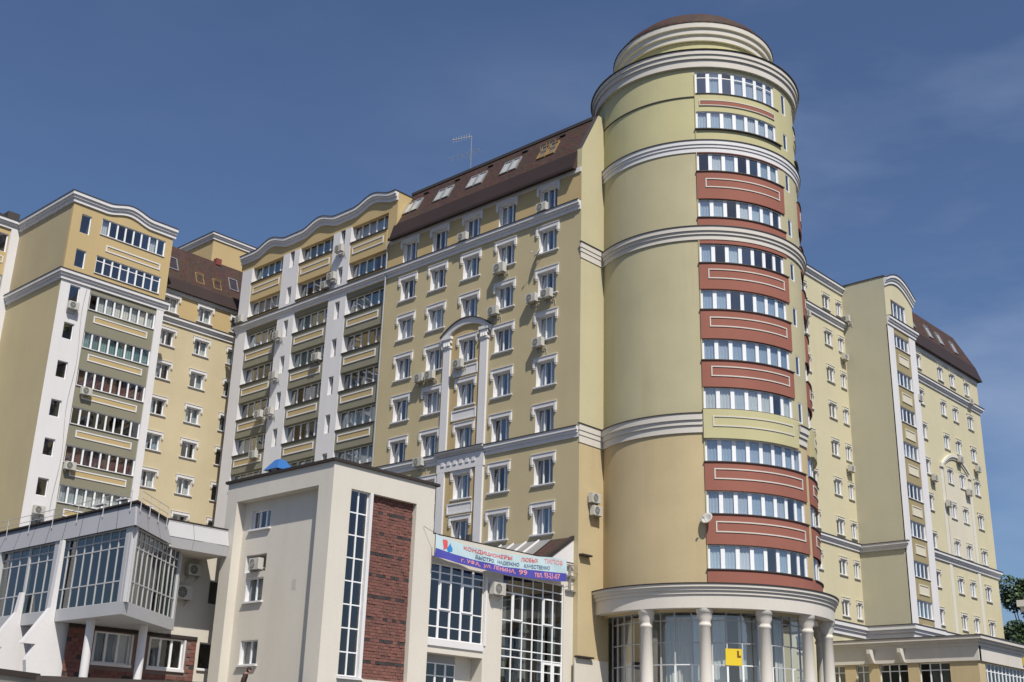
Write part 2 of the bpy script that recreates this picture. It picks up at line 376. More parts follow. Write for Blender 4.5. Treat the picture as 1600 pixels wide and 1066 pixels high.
def hooded(parent, F, sc, z0, w=1.55, h=1.7, div=(.34, .67), d=.33, trim='white', k=1.0, curt=True, blind=None):
    """window with white hood, hanging ears, sill; instance of a shared mesh"""
    rm = random.choice(['room0', 'room1', 'room2'])
    key = (round(w, 2), round(h, 2), div, d, rm, trim, k)
    if key not in TW:
        b = MB(); W = w/2
        b.box(-W-.23*k, W+.23*k, -.07, -.001, h-.0, h+.23*k+.03, 0); b.box(-W-.26*k, W+.26*k, -.11, -.001, h+.23*k+.03, h+.265*k+.03, 0)
        for s in (-1, 1):
            x0, x1 = sorted((s*(W+.07*k), s*(W+.23*k)))
            b.box(x0, x1, -.12, -.001, h-.36*k, h+.12, 0); b.box(x0+.03, x1-.03, -.10, -.001, h-.46*k, h-.362*k, 0)
        b.box(-W-.2*k, W+.2*k, -.12, -.001, -.09, -.012, 0); b.box(-W-.12*k, W+.12*k, -.06, -.001, -.15, -.092, 0)
        e = .065
        b.box(-W, W, d-.04, d+.03, 0, e, 2); b.box(-W, W, d-.04, d+.03, h-e, h, 2)
        for x in (-W, W-e): b.box(x, x+e, d-.038, d+.028, e, h-e, 2)
        for t in div: b.box(-W+w*t-.045, -W+w*t+.045, d-.045, d+.035, e, h-e, 2)
        F0 = FB(0); room(b, F0, -W, W, 0, h, d+.03, d+1.1, 1)
        TW[key] = mesh('window', b, [trim, rm, 'pvc'])
    p = F.P(sc, 0, z0); rz = F.rzf(sc)
    o = inst('window', TW[key], parent, p, rz)
    ts = [0]+list(div)+[1]
    for i in range(len(ts)-1):
        a, bb = ts[i]*w-w/2, ts[i+1]*w-w/2
        pn = bpy.data.objects.new('pane', pane_mesh(round(bb-a-.07, 2), h-.13, random.choice(GV))); C.objects.link(pn); pn.parent = o
        pn.location = ((a+bb)/2, d, .065); pn.rotation_euler = (random.uniform(-.01, .01), 0, random.uniform(-.014, .014))
    if curt:
        r = random.random(); cm = random.choice(['curtain', 'curtain', 'curtain', 'curtainblue'])
        parts = []
        if r < .42: parts = [(-w/2+w*.18, w*.34), (w/2-w*.18, w*.34)]
        elif r < .72: parts = [(-w/2+w*.2, w*.38)] if random.random() < .5 else [(w/2-w*.2, w*.38)]
        elif r < .86: parts = [(0, w*.98)]
        for cx, cw in parts:
            cu = bpy.data.objects.new('curtain', curtain_mesh(cw, h-.1, cm)); C.objects.link(cu); cu.parent = o; cu.location = (cx, d+.16, .05)
    return o
def slit(parent, F, s0, s1, z0, z1, d=.12, frame='pvc'):
    mb = MB(); q = 1.0 if not F.seg else 57.3/6.8; e = .06
    mb.fb(F, s0, s1, d-.03, d+.03, z0, z0+e, 0); mb.fb(F, s0, s1, d-.03, d+.03, z1-e, z1, 0)
    mb.fb(F, s0, s0+e*q, d-.03, d+.03, z0+e, z1-e, 0); mb.fb(F, s1-e*q, s1, d-.03, d+.03, z0+e, z1-e, 0)
    room(mb, F, s0, s1, z0, z1, d+.03, d+.9, 1)
    o = build('window', mb, [frame, random.choice(['room0', 'room1'])], parent)
    c = (s0+s1)/2; inst('pane', pane_mesh(abs(s1-s0)/q-.1, z1-z0-.1), o, F.P(c, d, z0+.05), F.rzf(c)+random.uniform(-.02, .02))
    return o
def ledge(parent, F, s0, s1, z, p=.07, t=.05, m='cap', d=0):
    mb = MB(); mb.fb(F, s0, s1, d-p, d, z-t, z, 0); return build('sill', mb, [m], parent)
def slab(name, parent, F, s0, s1, d0, d1, z0, z1, m):
    mb = MB(); mb.fb(F, s0, s1, d0, d1, z0, z1, 0); return build(name, mb, [m], parent)
GZ = 2.0     # plaza level above the eye's own level
# ================================================================== GROUND
mb = MB(); mb.box(-600, 900, -600, 900, -2.4, -ZO); g = build('street', mb, ['asphalt']); g['kind'] = 'structure'
mb = MB(); mb.box(20.5, 180, 30.5, 140, -ZO+.004, GZ); g = build('plaza', mb, ['paving']); g['kind'] = 'structure'
# ================================================================== MAIN BUILDING
A54 = FA(54.0)
R1 = root('apartment_building', 'long khaki apartment block with brown mansard roof, left of the round tower', 'apartment building', (58, 64, GZ))
# core
mb = MB(); mb.box(55.9, 70, 46.5, 82.6, GZ, 40.5); build('core', mb, ['browntan'], R1)
cols = [61.17, 57.98, 54.63, 51.27, 47.46]; W, H = 1.55, 1.68
rows = [35.33, 32.28, 29.17, 26.07, 22.93, 19.79, 16.52, 13.42, 10.2, 7.1]
def ops_for(zlo, zhi):
    r = []
    for z in rows:
        if zlo < z < zhi:
            for c in cols: r.append((c-W/2, c+W/2, z, z+H, .36))
    return r
YE = 44.6
wall('wall', R1, A54, YE, 63.4, 35.0, 37.6, ops_for(35.0, 37.6), 'ochre')
wall('wall', R1, A54, YE, 63.4, 19.6, 35.0, ops_for(19.6, 35), 'khaki')
wall('wall', R1, A54, YE, 63.4, GZ, 19.6, ops_for(GZ, 19.6), 'khaki')
for z in rows:
    for i, c in enumerate(cols): hooded(R1, A54, c, z, W, H, d=.33)
cornice(R1, A54, YE+.02, 63.4, 35.13, .62, .32, 0, 0)
# frieze below the eave, with dropped blocks between the attic windows
slab('frieze', R1, A54, YE+.02, 63.4, -.09, -.003, 37.28, 37.62, 'white')
# lower cornice
cornice(R1, A54, YE+.02, 52.5, 19.75, .66, .26); cornice(R1, A54, 57.0, 63.4, 19.75, .66, .26)
# arch bay
cornice(R1, A54, 52.5, 57.0, 19.8, .3, .40)
mb = MB(); mb.fb(A54, 52.55, 56.95, -.16, -.003, 18.45, 19.45, 0)
for k in range(6):
    y = 53.3+k*.58; mb.fb(A54, y, y+.3, -.21, -.165, 18.85, 19.12, 0)
build('entablature', mb, ['white'], R1)
for y0 in (52.62, 56.2):
    mb = MB(); mb.fb(A54, y0, y0+.66, -.16, -.003, 19.85, 27.3, 0); mb.fb(A54, y0-.07, y0+.73, -.22, -.003, 27.302, 27.45, 0)
    mb.fb(A54, y0-.03, y0+.69, -.2, -.003, 27.7, 27.98, 0); mb.fb(A54, y0-.1, y0+.76, -.27, -.003, 27.982, 28.2, 0)
    for k in range(3): mb.tube(A54.P(y0+.12+k*.21, -.18, 27.46), A54.P(y0+.12+k*.21, -.2, 27.7), .13, 8, 0, .09)
    build('pilaster', mb, ['white'], R1)
    mb = MB(); mb.fb(A54, y0, y0+.66, -.16, -.003, GZ, 18.44, 0); build('pilaster', mb, ['white'], R1)
mb = MB(); n = 14; pr = None
cy_, half, rise, zb = 54.74, 2.42, 1.0, 28.2
for i in range(n):
    def pt(t):
        y = cy_-half+2*half*t; z = zb+rise*(1-(2*t-1)**2); return y, z
    (ya, za), (yb, zb2) = pt(i/n), pt((i+1)/n)
    mb.hexa([A54.P(ya, -.17, za-.42), A54.P(yb, -.17, zb2-.42), A54.P(yb, -.003, zb2-.42), A54.P(ya, -.003, za-.42), A54.P(ya, -.22, za), A54.P(yb, -.22, zb2), A54.P(yb, -.003, zb2), A54.P(ya, -.003, za)], 0)
    mb.hexa([A54.P(ya, -.3, za), A54.P(yb, -.3, zb2), A54.P(yb, -.003, zb2), A54.P(ya, -.003, za), A54.P(ya, -.3, za+.08), A54.P(yb, -.3, zb2+.08), A54.P(yb, -.003, zb2+.08), A54.P(ya, -.003, za+.08)], 1)
build('arch', mb, ['white', 'cap'], R1)
mb = MB()
for i in range(n):
    (ya, za), (yb, zb2) = pt(i/n), pt((i+1)/n)
    if za > 28.3 or zb2 > 28.3: mb.face([A54.P(max(53.3, min(56.18, ya)), -.02, 28.3), A54.P(max(53.3, min(56.18, yb)), -.02, 28.3), A54.P(max(53.3, min(56.18, yb)), -.02, zb2-.2), A54.P(max(53.3, min(56.18, ya)), -.02, za-.2)])
build('arch_field', mb, ['ochre'], R1)
# ochre field inside the arch bay, cut round the windows
fo = [(54.63-W/2-.01, 54.63+W/2+.01, z-.01, z+H+.01, -.004) for z in rows[3:6]]
wall('wall', R1, A54, 53.3, 56.18, 19.9, 28.3, fo, 'ochre', 'ochre', d=-.02)
fo = [(54.63-W/2-.01, 54.63+W/2+.01, z-.01, z+H+.01, -.004) for z in rows[6:9]]
wall('wall', R1, A54, 53.3, 56.18, 8.6, 18.44, fo, 'ochre', 'ochre', d=-.02)
for z in rows[3:8]:
    if abs(z-rows[5]) < .1: continue
    inset(R1, A54, 53.55, 55.9, z-1.0, z-.28, 'white', 'white', d=-.022, p=.06)
# mansard
def mansard(parent, P, s0, s1, prof, names=('roof', 'eave')):
    """prof: list of (d, z) from eave bottom outwards up"""
    mb = MB(); P_ = P
    for k, ((d0, z0), (d1, z1)) in enumerate(zip(prof, prof[1:])):
        mb.face([P_(s0, d0, z0), P_(s1, d0, z0), P_(s1, d1, z1), P_(s0, d1, z1)], 1 if k < 2 else 0)
    for s in (s0, s1): mb.face([P_(s, d, z) for d, z in prof]+[P_(s, prof[-1][0], prof[0][1])], 0)
    return build('roof', mb, ['roof', 'roofdark'], parent)
prof = [(.15, 37.55), (-.42, 37.5), (.02, 38.95), (1.75, 42.2), (9, 42.6)]
rf = mansard(R1, A54.P, 44.98, 63.28, prof)
mb = MB(); mb.fb(A54, 44.98, 63.28, 1.62, 1.95, 42.1, 42.32, 0); build('ridge_cap', mb, ['cap'], rf)
mb = MB(); mb.fb(A54, 44.98, 63.28, -.52, -.40, 37.44, 37.62, 0); build('gutter', mb, ['roofdark'], rf)
sl_ = atan2(42.2-38.95, 1.73)
def skylight(parent, P, s, d, z, w=.62, h=1.25, tilt=0.0, slope=sl_, wood=False):
    u = (cos(slope), sin(slope)); nrm = (-sin(slope), cos(slope))
    def q(a, b, c): return P(s+a, d+b*u[0]+c*nrm[0], z+b*u[1]+c*nrm[1])
    mb = MB(); t = .07
    for a0, a1, b0, b1 in ((-w/2-t, w/2+t, -t, 0), (-w/2-t, w/2+t, h, h+t), (-w/2-t, -w/2, 0, h), (w/2, w/2+t, 0, h)):
        mb.hexa([q(a0, b0, 0), q(a1, b0, 0), q(a1, b1, 0), q(a0, b1, 0), q(a0, b0, .1), q(a1, b0, .1), q(a1, b1, .1), q(a0, b1, .1)], 0)
    mb.hexa([q(-w/2, 0, .004), q(w/2, 0, .004), q(w/2, h, .004), q(-w/2, h, .004), q(-w/2, 0, .02), q(w/2, 0, .02), q(w/2, h, .02), q(-w/2, h, .02)], 1)
    o = build('skylight', mb, ['metal' if not wood else 'wood', 'curtain' if not wood else 'room1'], parent)
    mb = MB()
    a = tilt; mid = h/2
    def g(x, y, c):
        yy = mid+(y-mid)*cos(a)-c*sin(a); cc = .06+(y-mid)*sin(a)*-1+c*cos(a); return q(x, yy, cc)
    mb.hexa([g(-w/2+.03, .03, 0), g(w/2-.03, .03, 0), g(w/2-.03, h-.03, 0), g(-w/2+.03, h-.03, 0), g(-w/2+.03, .03, .012), g(w/2-.03, .03, .012), g(w/2-.03, h-.03, .012), g(-w/2+.03, h-.03, .012)], 0)
    build('pane', mb, ['glassdim'], o)
    if wood:
        mb = MB()
        for (x0, x1, y0, y1) in ((-w/2, w/2, 0, .05), (-w/2, w/2, h-.05, h), (-w/2, -w/2+.05, .05, h-.05), (w/2-.05, w/2, .05, h-.05)):
            mb.hexa([g(x0, y0, -.03), g(x1, y0, -.03), g(x1, y1, -.03), g(x0, y1, -.03), g(x0, y0, .03), g(x1, y0, .03), g(x1, y1, .03), g(x0, y1, .03)], 0)
        build('sash', mb, ['wood'], o)
for i, y in enumerate((62.1, 58.7, 55.25, 51.85, 48.3)):
    for k in (-1, 1):
        skylight(rf, A54.P, y+k*.42, .54, 39.93, tilt=(-.55 if i == 4 else 0), wood=(i == 4))
    mb = MB(); mb.fb(A54, y-1.1, y-.55, 1.30, 1.42, 41.6, 41.66, 0); build('roof_vent', mb, ['cap'], rf)
# end pilaster wall facing the tower side
B44 = FB(YE)
mb = MB()
for zz0, zz1, mi in ((GZ, 18.75, 1), (19.9, 31.05, 0)):
    mb.face([(54, YE, zz0), (56.9, YE, zz0), (56.9, YE, zz1), (54, YE, zz1)], mi)
mb.face([(54, YE, 18.75), (56.9, YE, 18.75), (56.9, YE, 19.9), (54, YE, 19.9)], 0)
top = [(54, YE, 31.05), (56.9, YE, 31.05), (56.9, YE, 42.3), (55.75, YE, 42.3), (54.02, YE, 39.05), (54, YE, 37.5)]
mb.face(top, 0)
# thickness strip towards the roof (parapet of the end wall)
mb.face([(54, YE, 37.5), (54, YE+.4, 37.5), (54.02, YE+.4, 39.05), (54.02, YE, 39.05)], 0)
mb.face([(54.02, YE, 39.05), (54.02, YE+.4, 39.05), (55.75, YE+.4, 42.3), (55.75, YE, 42.3)], 2)
mb.face([(55.75, YE, 42.3), (55.75, YE+.4, 42.3), (56.9, YE+.4, 42.3), (56.9, YE, 42.3)], 2)
build('end_wall', mb, ['pilaster', 'tan', 'cap'], R1)
cornice(R1, B44, 54.0, 56.6, 32.1, 1.05, .12, 1, 0, m='offwhite', d=-.005); cornice(R1, B44, 54.0, 56.6, 19.9, 1.15, .12, 1, 0, m='offwhite', d=-.005)
# ---- three glazed bays at the left end
bays = [(77.15, 81.55), (70.5, 74.9), (63.95, 68.3)]
S = [(81.55, 83.03), (74.9, 77.15), (68.3, 70.5)]
gz = [38.83, 35.58, 32.62, 29.5, 26.42, 23.36, 20.32, 17.26, 14.2, 11.1]; gh = 1.5
hump = []
def hz(y):
    z = 41.72
    for c in (78.95, 72.35, 65.7):
        t = (y-c)/2.3
        if abs(t) < 1: z += .55*(cos(t*pi/2)**2)
    return z
ys = [62.95+i*(83.4-62.95)/90 for i in range(91)]
curved_cornice(R1, A54, [(y, hz(y)) for y in ys], h=.72, p=.36, fillz=40.4)
bb = FB(62.95)
mb = MB(); mb.face([(54, 62.95, 37.4), (57.4, 62.95, 37.4), (57.4, 62.95, 41.75), (54, 62.95, 41.75)]); mb.face([(57.4, 62.95, 37.4), (57.4, 83.3, 37.4), (57.4, 83.3, 41.7), (57.4, 62.95, 41.7)]); build('gable_side', mb, ['ochre'], R1)
mb = MB(); mb.box(53.6, 57.5, 62.9, 63.0, 41.72, 41.78); build('side_capping', mb, ['cap'], R1)
wall('wall', R1, A54, 62.95, 63.95, 37.4, 41.0, (), 'ochre')
wall('wall', R1, A54, 63.4, 63.95, 34.4, 37.4, (), 'ochre'); wall('wall', R1, A54, 63.4, 63.95, GZ, 34.4, (), 'khaki')
slab('band', R1, A54, 63.95, 83.03, .001, .3, 40.25, 41.1, 'ochre')
for (b0, b1) in bays:
    for i, z in enumerate(gz):
        t = z+gh
        glazing(R1, A54, b0, b1, z, t, 5 if b0 > 77 else 5, d=.36, mull=.13, rails=(), rd=1.6, curt=.55, rooms=('room1', 'room2', 'room0'))
        up_ = i < 2
        # solid parapet under this glazing
        zn = gz[i+1]+gh if i+1 < len(gz) else GZ
        m = 'ochre' if up_ else 'olive'
        if i == 1: # broken by the cornice
            slab('parapet', R1, A54, b0, b1, -.06, .5, 34.45, z, 'ochre'); slab('lintel', R1, A54, b0, b1, 0, .5, zn, 34.45, 'olive')
        else:
            slab('parapet', R1, A54, b0, b1, -.06, .5, zn, z, m)
            mid = (zn+z)/2+.1; hh = .30
            inset(R1, A54, b0+.35, b1-.3, mid-hh, mid+hh, 'insetochre' if not up_ else 'ochre', 'white', d=-.062, t=.09)
        ledge(R1, A54, b0-.02, b1+.02, z+.03, .14, .06, 'cap', d=-.0)
    mb = MB()
for (s0, s1) in S:
    ops = []
    if s1-s0 > 2:
        c = s0+1.02
        ops = [(c-.3, c+.3, z-.02, z+1.45, .2) for z in gz]
    wall('pilaster', R1, A54, s0, s1, GZ, 40.25, ops, 'white', 'white', edge=.45, d=-.1)
    for o in ops: slit(R1, A54, o[0], o[1], o[2], o[3], d=.2)
cornice(R1, A54, 63.4, 83.03, 35.13, .62, .32, 0, 1)
mb = MB(); mb.tube((53.82, 63.62, GZ), (53.82, 63.62, 37.5), .07); build('downpipe', mb, ['metal'], R1)
mb = MB(); mb.face([(54, 83.03, GZ), (60, 83.03, GZ), (60, 83.03, 41.4), (54, 83.03, 41.4)]); build('side_wall', mb, ['white'], R1)
# ================================================================== ROUND TOWER
CX, CY, TR = 62.31, 41.16, 6.85
R2 = root('round_tower', 'round green and tan corner tower with red curved balconies and a columned porch', 'tower', (CX, CY, GZ))
T = FC(CX, CY, TR)
L1 = [41.6, 38.93, 35.87, 32.64, 29.55, 26.46, 23.22, 20.15, 16.98, 13.92, 10.77]
LH = [1.62, 1.32, 1.34, 1.3, 1.3, 1.34, 1.36, 1.38, 1.38, 1.36, 1.4]
a0 = 214.3
ops = []; segs = []
for i, (z, h) in enumerate(zip(L1, LH)):
    lo = i >= 8
    e1 = 272.0 if lo else 264.0+min(i, 7)*.25
    n = 8 if lo else 7
    segs.append((a0, e1, z, z+h, n))
    ops.append((a0, e1, z, z+h, .2))
    s2 = 279.5 if lo else (285.0 if i > 5 else 288)
    segs.append((s2, 328, z, z+h, 6)); ops.append((s2, 328, z, z+h, .2))
nar = []
for i, z in enumerate(L1[:8]):
    nar.append((271.4, 275.8, z+.02, z+LH[i]-.08)); ops.append((271.4, 275.8, z+.02, z+LH[i]-.08, .09))
def opsin(a, b): return [o for o in ops if a <= o[2] < b]
wall('wall', R2, T, 120, 345, 38.0, 44.0, opsin(38, 44), 'green', 'white')
wall('wall', R2, T, 120, 345, 19.0, 38.0, opsin(19, 38), 'sage', 'white')
wall('wall', R2, T, 120, 345, 8.4, 19.0, opsin(8.4, 19), 'tan', 'white')
mb = MB(); mb.lathe(CX, CY, [(4.4, GZ), (4.4, 46)], 32); build('core', mb, ['room2'], R2)
for s0, s1, z0, z1, n in segs:
    glazing(R2, T, s0, s1, z0, z1, n, d=.12, cd=.09, ccs=('reflectblind', 'reflectblind', 'curtainblue', 'curtain'), mull=.235, rd=1.5, curt=.85, rooms=('room1', 'room2', 'room2'), rails=((z1-.42,) if z0 > 41 else ()))  # pale sheers close behind the panes stand in for sky reflections
for s0, s1, z0, z1 in nar: slit(R2, T, s0, s1, z0, z1, d=.05)
# balcony parapets
for i, (z, h) in enumerate(zip(L1, LH)):
    lo = i >= 8
    nxt = L1[i+1]+LH[i+1] if i+1 < len(L1) else 9.9
    for (p0, p1, key) in ((214.0, 274.4 if i >= 8 else 267.6, 0), (279.0 if lo else (284.6 if i > 5 else 287.6), 328, 1)):
        if i == 0:
            ledge(R2, T, p0, p1, z, .06, .05)
            mb = MB(); mb.fb(T, p0+2.5, p1-4.5 if not key else p1-2, -.05, 0, 40.72, 41.0, 0); build('red_band', mb, ['red'], R2)
            inset(R2, T, p0+2.5, p1-4.5 if not key else p1-2, 40.66, 41.06, None, 'offwhite', d=0, t=.05, p=.07)
            continue
        ledge(R2, T, p0-.3, p1+.3, z+.02, .16, .06)
        if i == 1: continue
        if i == 3:      # interrupted by cornice
            slab('parapet', R2, T, p0, p1, -.09, .12, 31.95, z-.03, 'red'); slab('parapet', R2, T, p0, p1, -.05, .12, nxt, 31.1, 'red'); continue
        m = 'red'
        if i == 7: m = 'green'
        if i == 10:
            slab('parapet', R2, T, p0, 328, -.09, .12, 9.85, z-.03, 'red') if not key else None
            continue
        slab('parapet', R2, T, p0, p1, -.09 if i != 7 else -.2, .12, nxt, z-.03, m)
        dd = -.092 if i != 7 else -.202
        cz = (nxt+z)/2+.12
        inset(R2, T, p0+4.5, p1-4.3, cz-.32, cz+.32, None, 'offwhite', d=dd, t=.07, p=.04)
mb = MB(); mb.fb(T, 214, 268, -.05, .1, 37.2-.0, 37.32, 0); build('parapet', mb, ['red'], R2)
mb = MB(); mb.fb(T, 130, 214, -.06, 0, 41.3, 41.36, 0); build('string_course', mb, ['cap'], R2)
mb = MB(); mb.fb(T, 214.0, 214.5, -.06, 0, 8.5, 43, 0); build('edge_strip', mb, ['sage'], R2)
cornice(R2, T, 120, 345, 38.04, .8, .18, m='white'); cornice(R2, T, 120, 345, 31.95, .84, .26, m='offwhite')
cornice(R2, T, 120, 213.6, 19.85, 1.12, .27, m='offwhite'); cornice(R2, T, 268.6, 278.4, 19.85, 1.12, .27, m='offwhite')
cornice(R2, T, 100, 360, 44.62, 1.2, .40, m='offwhite', steps=((0, .24, 1), (.24, .5, .78), (.5, .95, .5)), d=0)
mb = MB(); mb.lathe(CX, CY, [(7.35, 44.68), (5.2, 44.8), (5.2, 46.6)], 64, 0); build('neck', mb, ['green'], R2)
mb = MB(); mb.lathe(CX, CY, [(5.2, 46.62), (5.38, 46.62), (5.38, 47.05), (5.52, 47.07), (5.52, 47.48), (5.66, 47.5), (5.66, 47.9)], 144, 0)
build('drum_cornice', mb, ['offwhite'], R2)
mb = MB(); mb.lathe(CX, CY, [(5.7, 47.88), (5.72, 47.94), (5.15, 48.7), (4.3, 49.5), (3.1, 50.2), (1.5, 50.7), (.02, 50.85)], 64, 0); build('roof', mb, ['roof'], R2, smooth=True)
# ---- porch
E = FC(CX, CY, 7.52)
mb = MB()
mb.fb(E, 95, 350, 0, .9, 8.55, 9.3, 0); mb.fb(E, 95, 350, -.08, .9, 9.302, 9.5, 0); mb.fb(E, 95, 350, -.17, .9, 9.502, 9.68, 0); mb.fb(E, 95, 350, -.27, .9, 9.682, 9.84, 0)
mb.fb(E, 95, 350, -.32, 1.4, 9.842, 9.9, 1)
build('entablature', mb, ['offwhite', 'browncap'], R2)
mb = MB(); mb.lathe(CX, CY, [(6.7, 8.56), (5.0, 8.56)], 48, 0); build('porch_ceiling', mb, ['white'], R2)
colb = MB(); colb.lathe(0, 0, [(.46, 0), (.46, .18), (.40, .2), (.40, .3), (.36, .32), (.34, 3.2), (.31, 5.55), (.36, 5.6), (.36, 5.72), (.32, 5.74), (.32, 5.86), (.43, 6.08), (.43, 6.3), (.47, 6.32), (.47, 6.56)], 28)
colm = mesh('column', colb, ['offwhite'], smooth=True)
try:
    for p_ in colm.polygons: pass
except Exception: pass
for a in (184.5, 212.1, 239.6, 265.3, 292.0, 318):
    t = radians(a); inst('column', colm, R2, (CX+7.05*cos(t), CY+7.05*sin(t), GZ))
G = FC(CX, CY, 6.15)
ga = [148, 155, 162, 168.5, 175, 181.5, 188, 196, 205, 215.4, 223, 231, 239.5, 248, 256, 262.5, 270.5, 279, 288, 297, 306, 316]
for i in range(0, len(ga)-1):
    s0, s1 = ga[i], ga[i+1]
    rl = (5.6, 6.8, 8.0)
    mb = MB(); q = 57.3/6.15; fm = 0
    low = i in (7, 8, 11, 12, 10, 15)
    for z in (GZ, 5.58, 6.78, 8.0, 8.5):
        mb.fb(G, s0, s1, -.03, .04, z, z+.06, 1 if (z == 5.58 and low) else 0)
    mb.fb(G, s0-.32, s0+.32, -.04, .05, 5.64, 8.55, 0)
    mb.fb(G, s0-.5, s0+.5, -.05, .05, GZ, 5.58, 1 if low or (i-1) in (7, 8, 11, 12, 10, 15) else 0)
    fr = build('glazed_screen', mb, ['fasciagrey', 'pvc'], R2)
    for za, zb_ in ((2.06, 5.58), (5.64, 6.78), (6.84, 8.0), (8.06, 8.5)):
        c = (s0+s1)/2; inst('pane', pane_mesh(abs(s1-s0)/q-.04, zb_-za, ('glass', 'glassdim', 'glassmirror')[i % 3]), fr, G.P(c, 0, za), G.rzf(c)+random.uniform(-.015, .015))
mb = MB(); mb.lathe(CX, CY, [(6.1, GZ+.01), (4.45, GZ+.01)], 32, 0, 140, 330); build('porch_floor', mb, ['room2'], R2)
# white drapes added in the hall to imitate pale reflections in the porch glass
for a in (151, 160, 192, 200, 209, 219, 235, 244, 259):
    o = inst('curtain', curtain_mesh(.8, 6.2), R2, G.P(a, .6, GZ+.1), G.rzf(a))
# ================================================================== LEFT BUILDING
B83 = FB(83.0); A37 = FA(37.83)
R3 = root('apartment_building', 'leftmost apartment block with white strips and olive glazed loggias', 'apartment building', (42, 88, GZ))
mb = MB(); mb.box(39.6, 46.0, 84.8, 91, GZ, 40.8); mb.box(47.6, 66, 88.0, 97, GZ, 40); build('core', mb, ['browntan'], R3)
gl = [39.05, 35.72, 32.62, 29.48, 26.42, 23.4, 20.42, 17.4, 14.4, 11.4]; glh = [1.4, 1.5]+[1.33]*8
ops = [(40.35, 46.12, z, z+h, .3) for z, h in zip(gl, glh)]
nw = [38.6, 35.7, 32.6, 29.75, 26.65, 23.6, 20.6, 17.6, 14.6]; nh = [1.6, 1.5, 1.55]+[1.32]*6
ops2 = [(38.62, 39.45, z, z+h, .2) for z, h in zip(nw, nh)]
wall('wall', R3, B83, 37.83, 46.75, 35.0, 41.1, [o for o in ops+ops2 if o[2] > 35], 'ochre')
wall('pilaster', R3, B83, 37.83, 40.28, GZ, 35.0, [o for o in ops2 if o[2] < 35], 'white')
wall('wall', R3, B83, 40.28, 46.12, GZ, 35.0, [o for o in ops if o[2] < 35], 'olive')
wall('pilaster', R3, B83, 46.12, 46.75, GZ, 35.0, (), 'white', d=-.1, edge=.1)
for i, (z, h) in enumerate(zip(gl, glh)):
    glazing(R3, B83, 40.35, 46.12, z, z+h, 8, d=.12, mull=.13, rails=((z+h-.42,) if i == 1 else ()), rd=1.4, curt=(1 if i in (4, 6) else .4), ccs=(('curtainred',) if i in (4, 6) else None), rooms=('room1', 'room2', 'room0'))
    ledge(R3, B83, 40.3, 46.12, z+.02, .08, .06, 'white')
    if i == 0: inset(R3, B83, 41.0, 45.9, 37.75, 38.3, None, 'white', d=-.0, t=.1)
    elif i > 1: inset(R3, B83, 40.9, 45.6, z-.98, z-.42, 'insetochre', 'white', d=-.0, t=.09)
for o in ops2: slit(R3, B83, o[0], o[1], o[2], o[3], d=.14)
def hz2(x):
    z = 41.72; t = (x-42.6)/2.1
    return z+(.45*cos(t*pi/2)**2 if abs(t) < 1 else 0)
xs = [37.83+i*(46.95-37.83)/50 for i in range(51)]
curved_cornice(R3, B83, [(x, hz2(x)) for x in xs], h=.8, p=.36, fillz=41.1)
wall('wall', R3, A37, 83.0, 92.3, 35.0, 41.7, (), 'browntan'); wall('wall', R3, A37, 83.0, 92.3, GZ, 35.0, (), 'khaki')
mb = MB(); mb.box(37.825, 38.3, 82.995, 83.3, 35.1, 41.1); build('corner_strip', mb, ['ochre'], R3)
cornice(R3, A37, 83.0, 92.3, 41.72, .8, .36, 1, 0); cornice(R3, A37, 83.0, 92.3, 35.13, .75, .36, 1, 0); cornice(R3, B83, 37.83, 46.75, 35.13, .75, .36, 0, 1)
mb = MB(); mb.face([(46.75, 83, GZ), (46.75, 88, GZ), (46.75, 88, 41.5), (46.75, 83, 41.5)]); build('side_wall', mb, ['ochre'], R3)
# wing behind
B85 = FB(85.4)
wc = [48.75, 52.12, 55.5]; wr = [35.55, 32.55, 29.6, 26.5, 23.5, 20.4, 17.35, 14.3]
def wo(a, b): return [(c-.66, c+.66, z, z+1.32, .3) for z in wr if a < z < b for c in wc]
wall('wall', R3, B85, 46.75, 62, 35.0, 37.6, wo(35, 38), 'ochre'); wall('wall', R3, B85, 46.75, 62, GZ, 35.0, wo(GZ, 35), 'pale')
for z in wr:
    for c in wc: hooded(R3, B85, c, z, 1.32, 1.32, div=(.5,), d=.26, k=.85)
cornice(R3, B85, 46.76, 62, 35.1, .62, .34)
slab('frieze', R3, B85, 46.76, 62, -.08, -.003, 37.22, 37.6, 'white')
rf3 = mansard(R3, B85.P, 46.76, 62, [(.15, 37.55), (-.4, 37.5), (0, 38.6), (1.5, 42.15), (6, 42.4)])
s3 = atan2(3.55, 1.5)
skylight(rf3, B85.P, 48.75, .45, 39.6, w=.8, slope=s3); skylight(rf3, B85.P, 55.0, .45, 39.6, w=.8, slope=s3)
skylight(rf3, B85.P, 51.4, .3, 39.1, w=.7, h=1.0, tilt=-.6, slope=s3, wood=True); skylight(rf3, B85.P, 53.2, .3, 39.1, w=.7, h=1.0, tilt=-.6, slope=s3, wood=True)
mb = MB(); mb.box(53.4, 53.95, 86.7, 87.2, 41.9, 42.5); build('chimney', mb, ['redmetal'], rf3)
# penthouse
B88 = FB(88.6); AP = FA(54.0)
wall('penthouse', R3, B88, 54.0, 64, 38, 45.6, (), 'ochre'); wall('penthouse', R3, AP, 88.6, 97, 38, 45.6, (), 'ochre')
cornice(R3, AP, 88.6, 97, 45.7, .6, .3, 1, 0); cornice(R3, B88, 54.0, 64, 45.7, .6, .3)
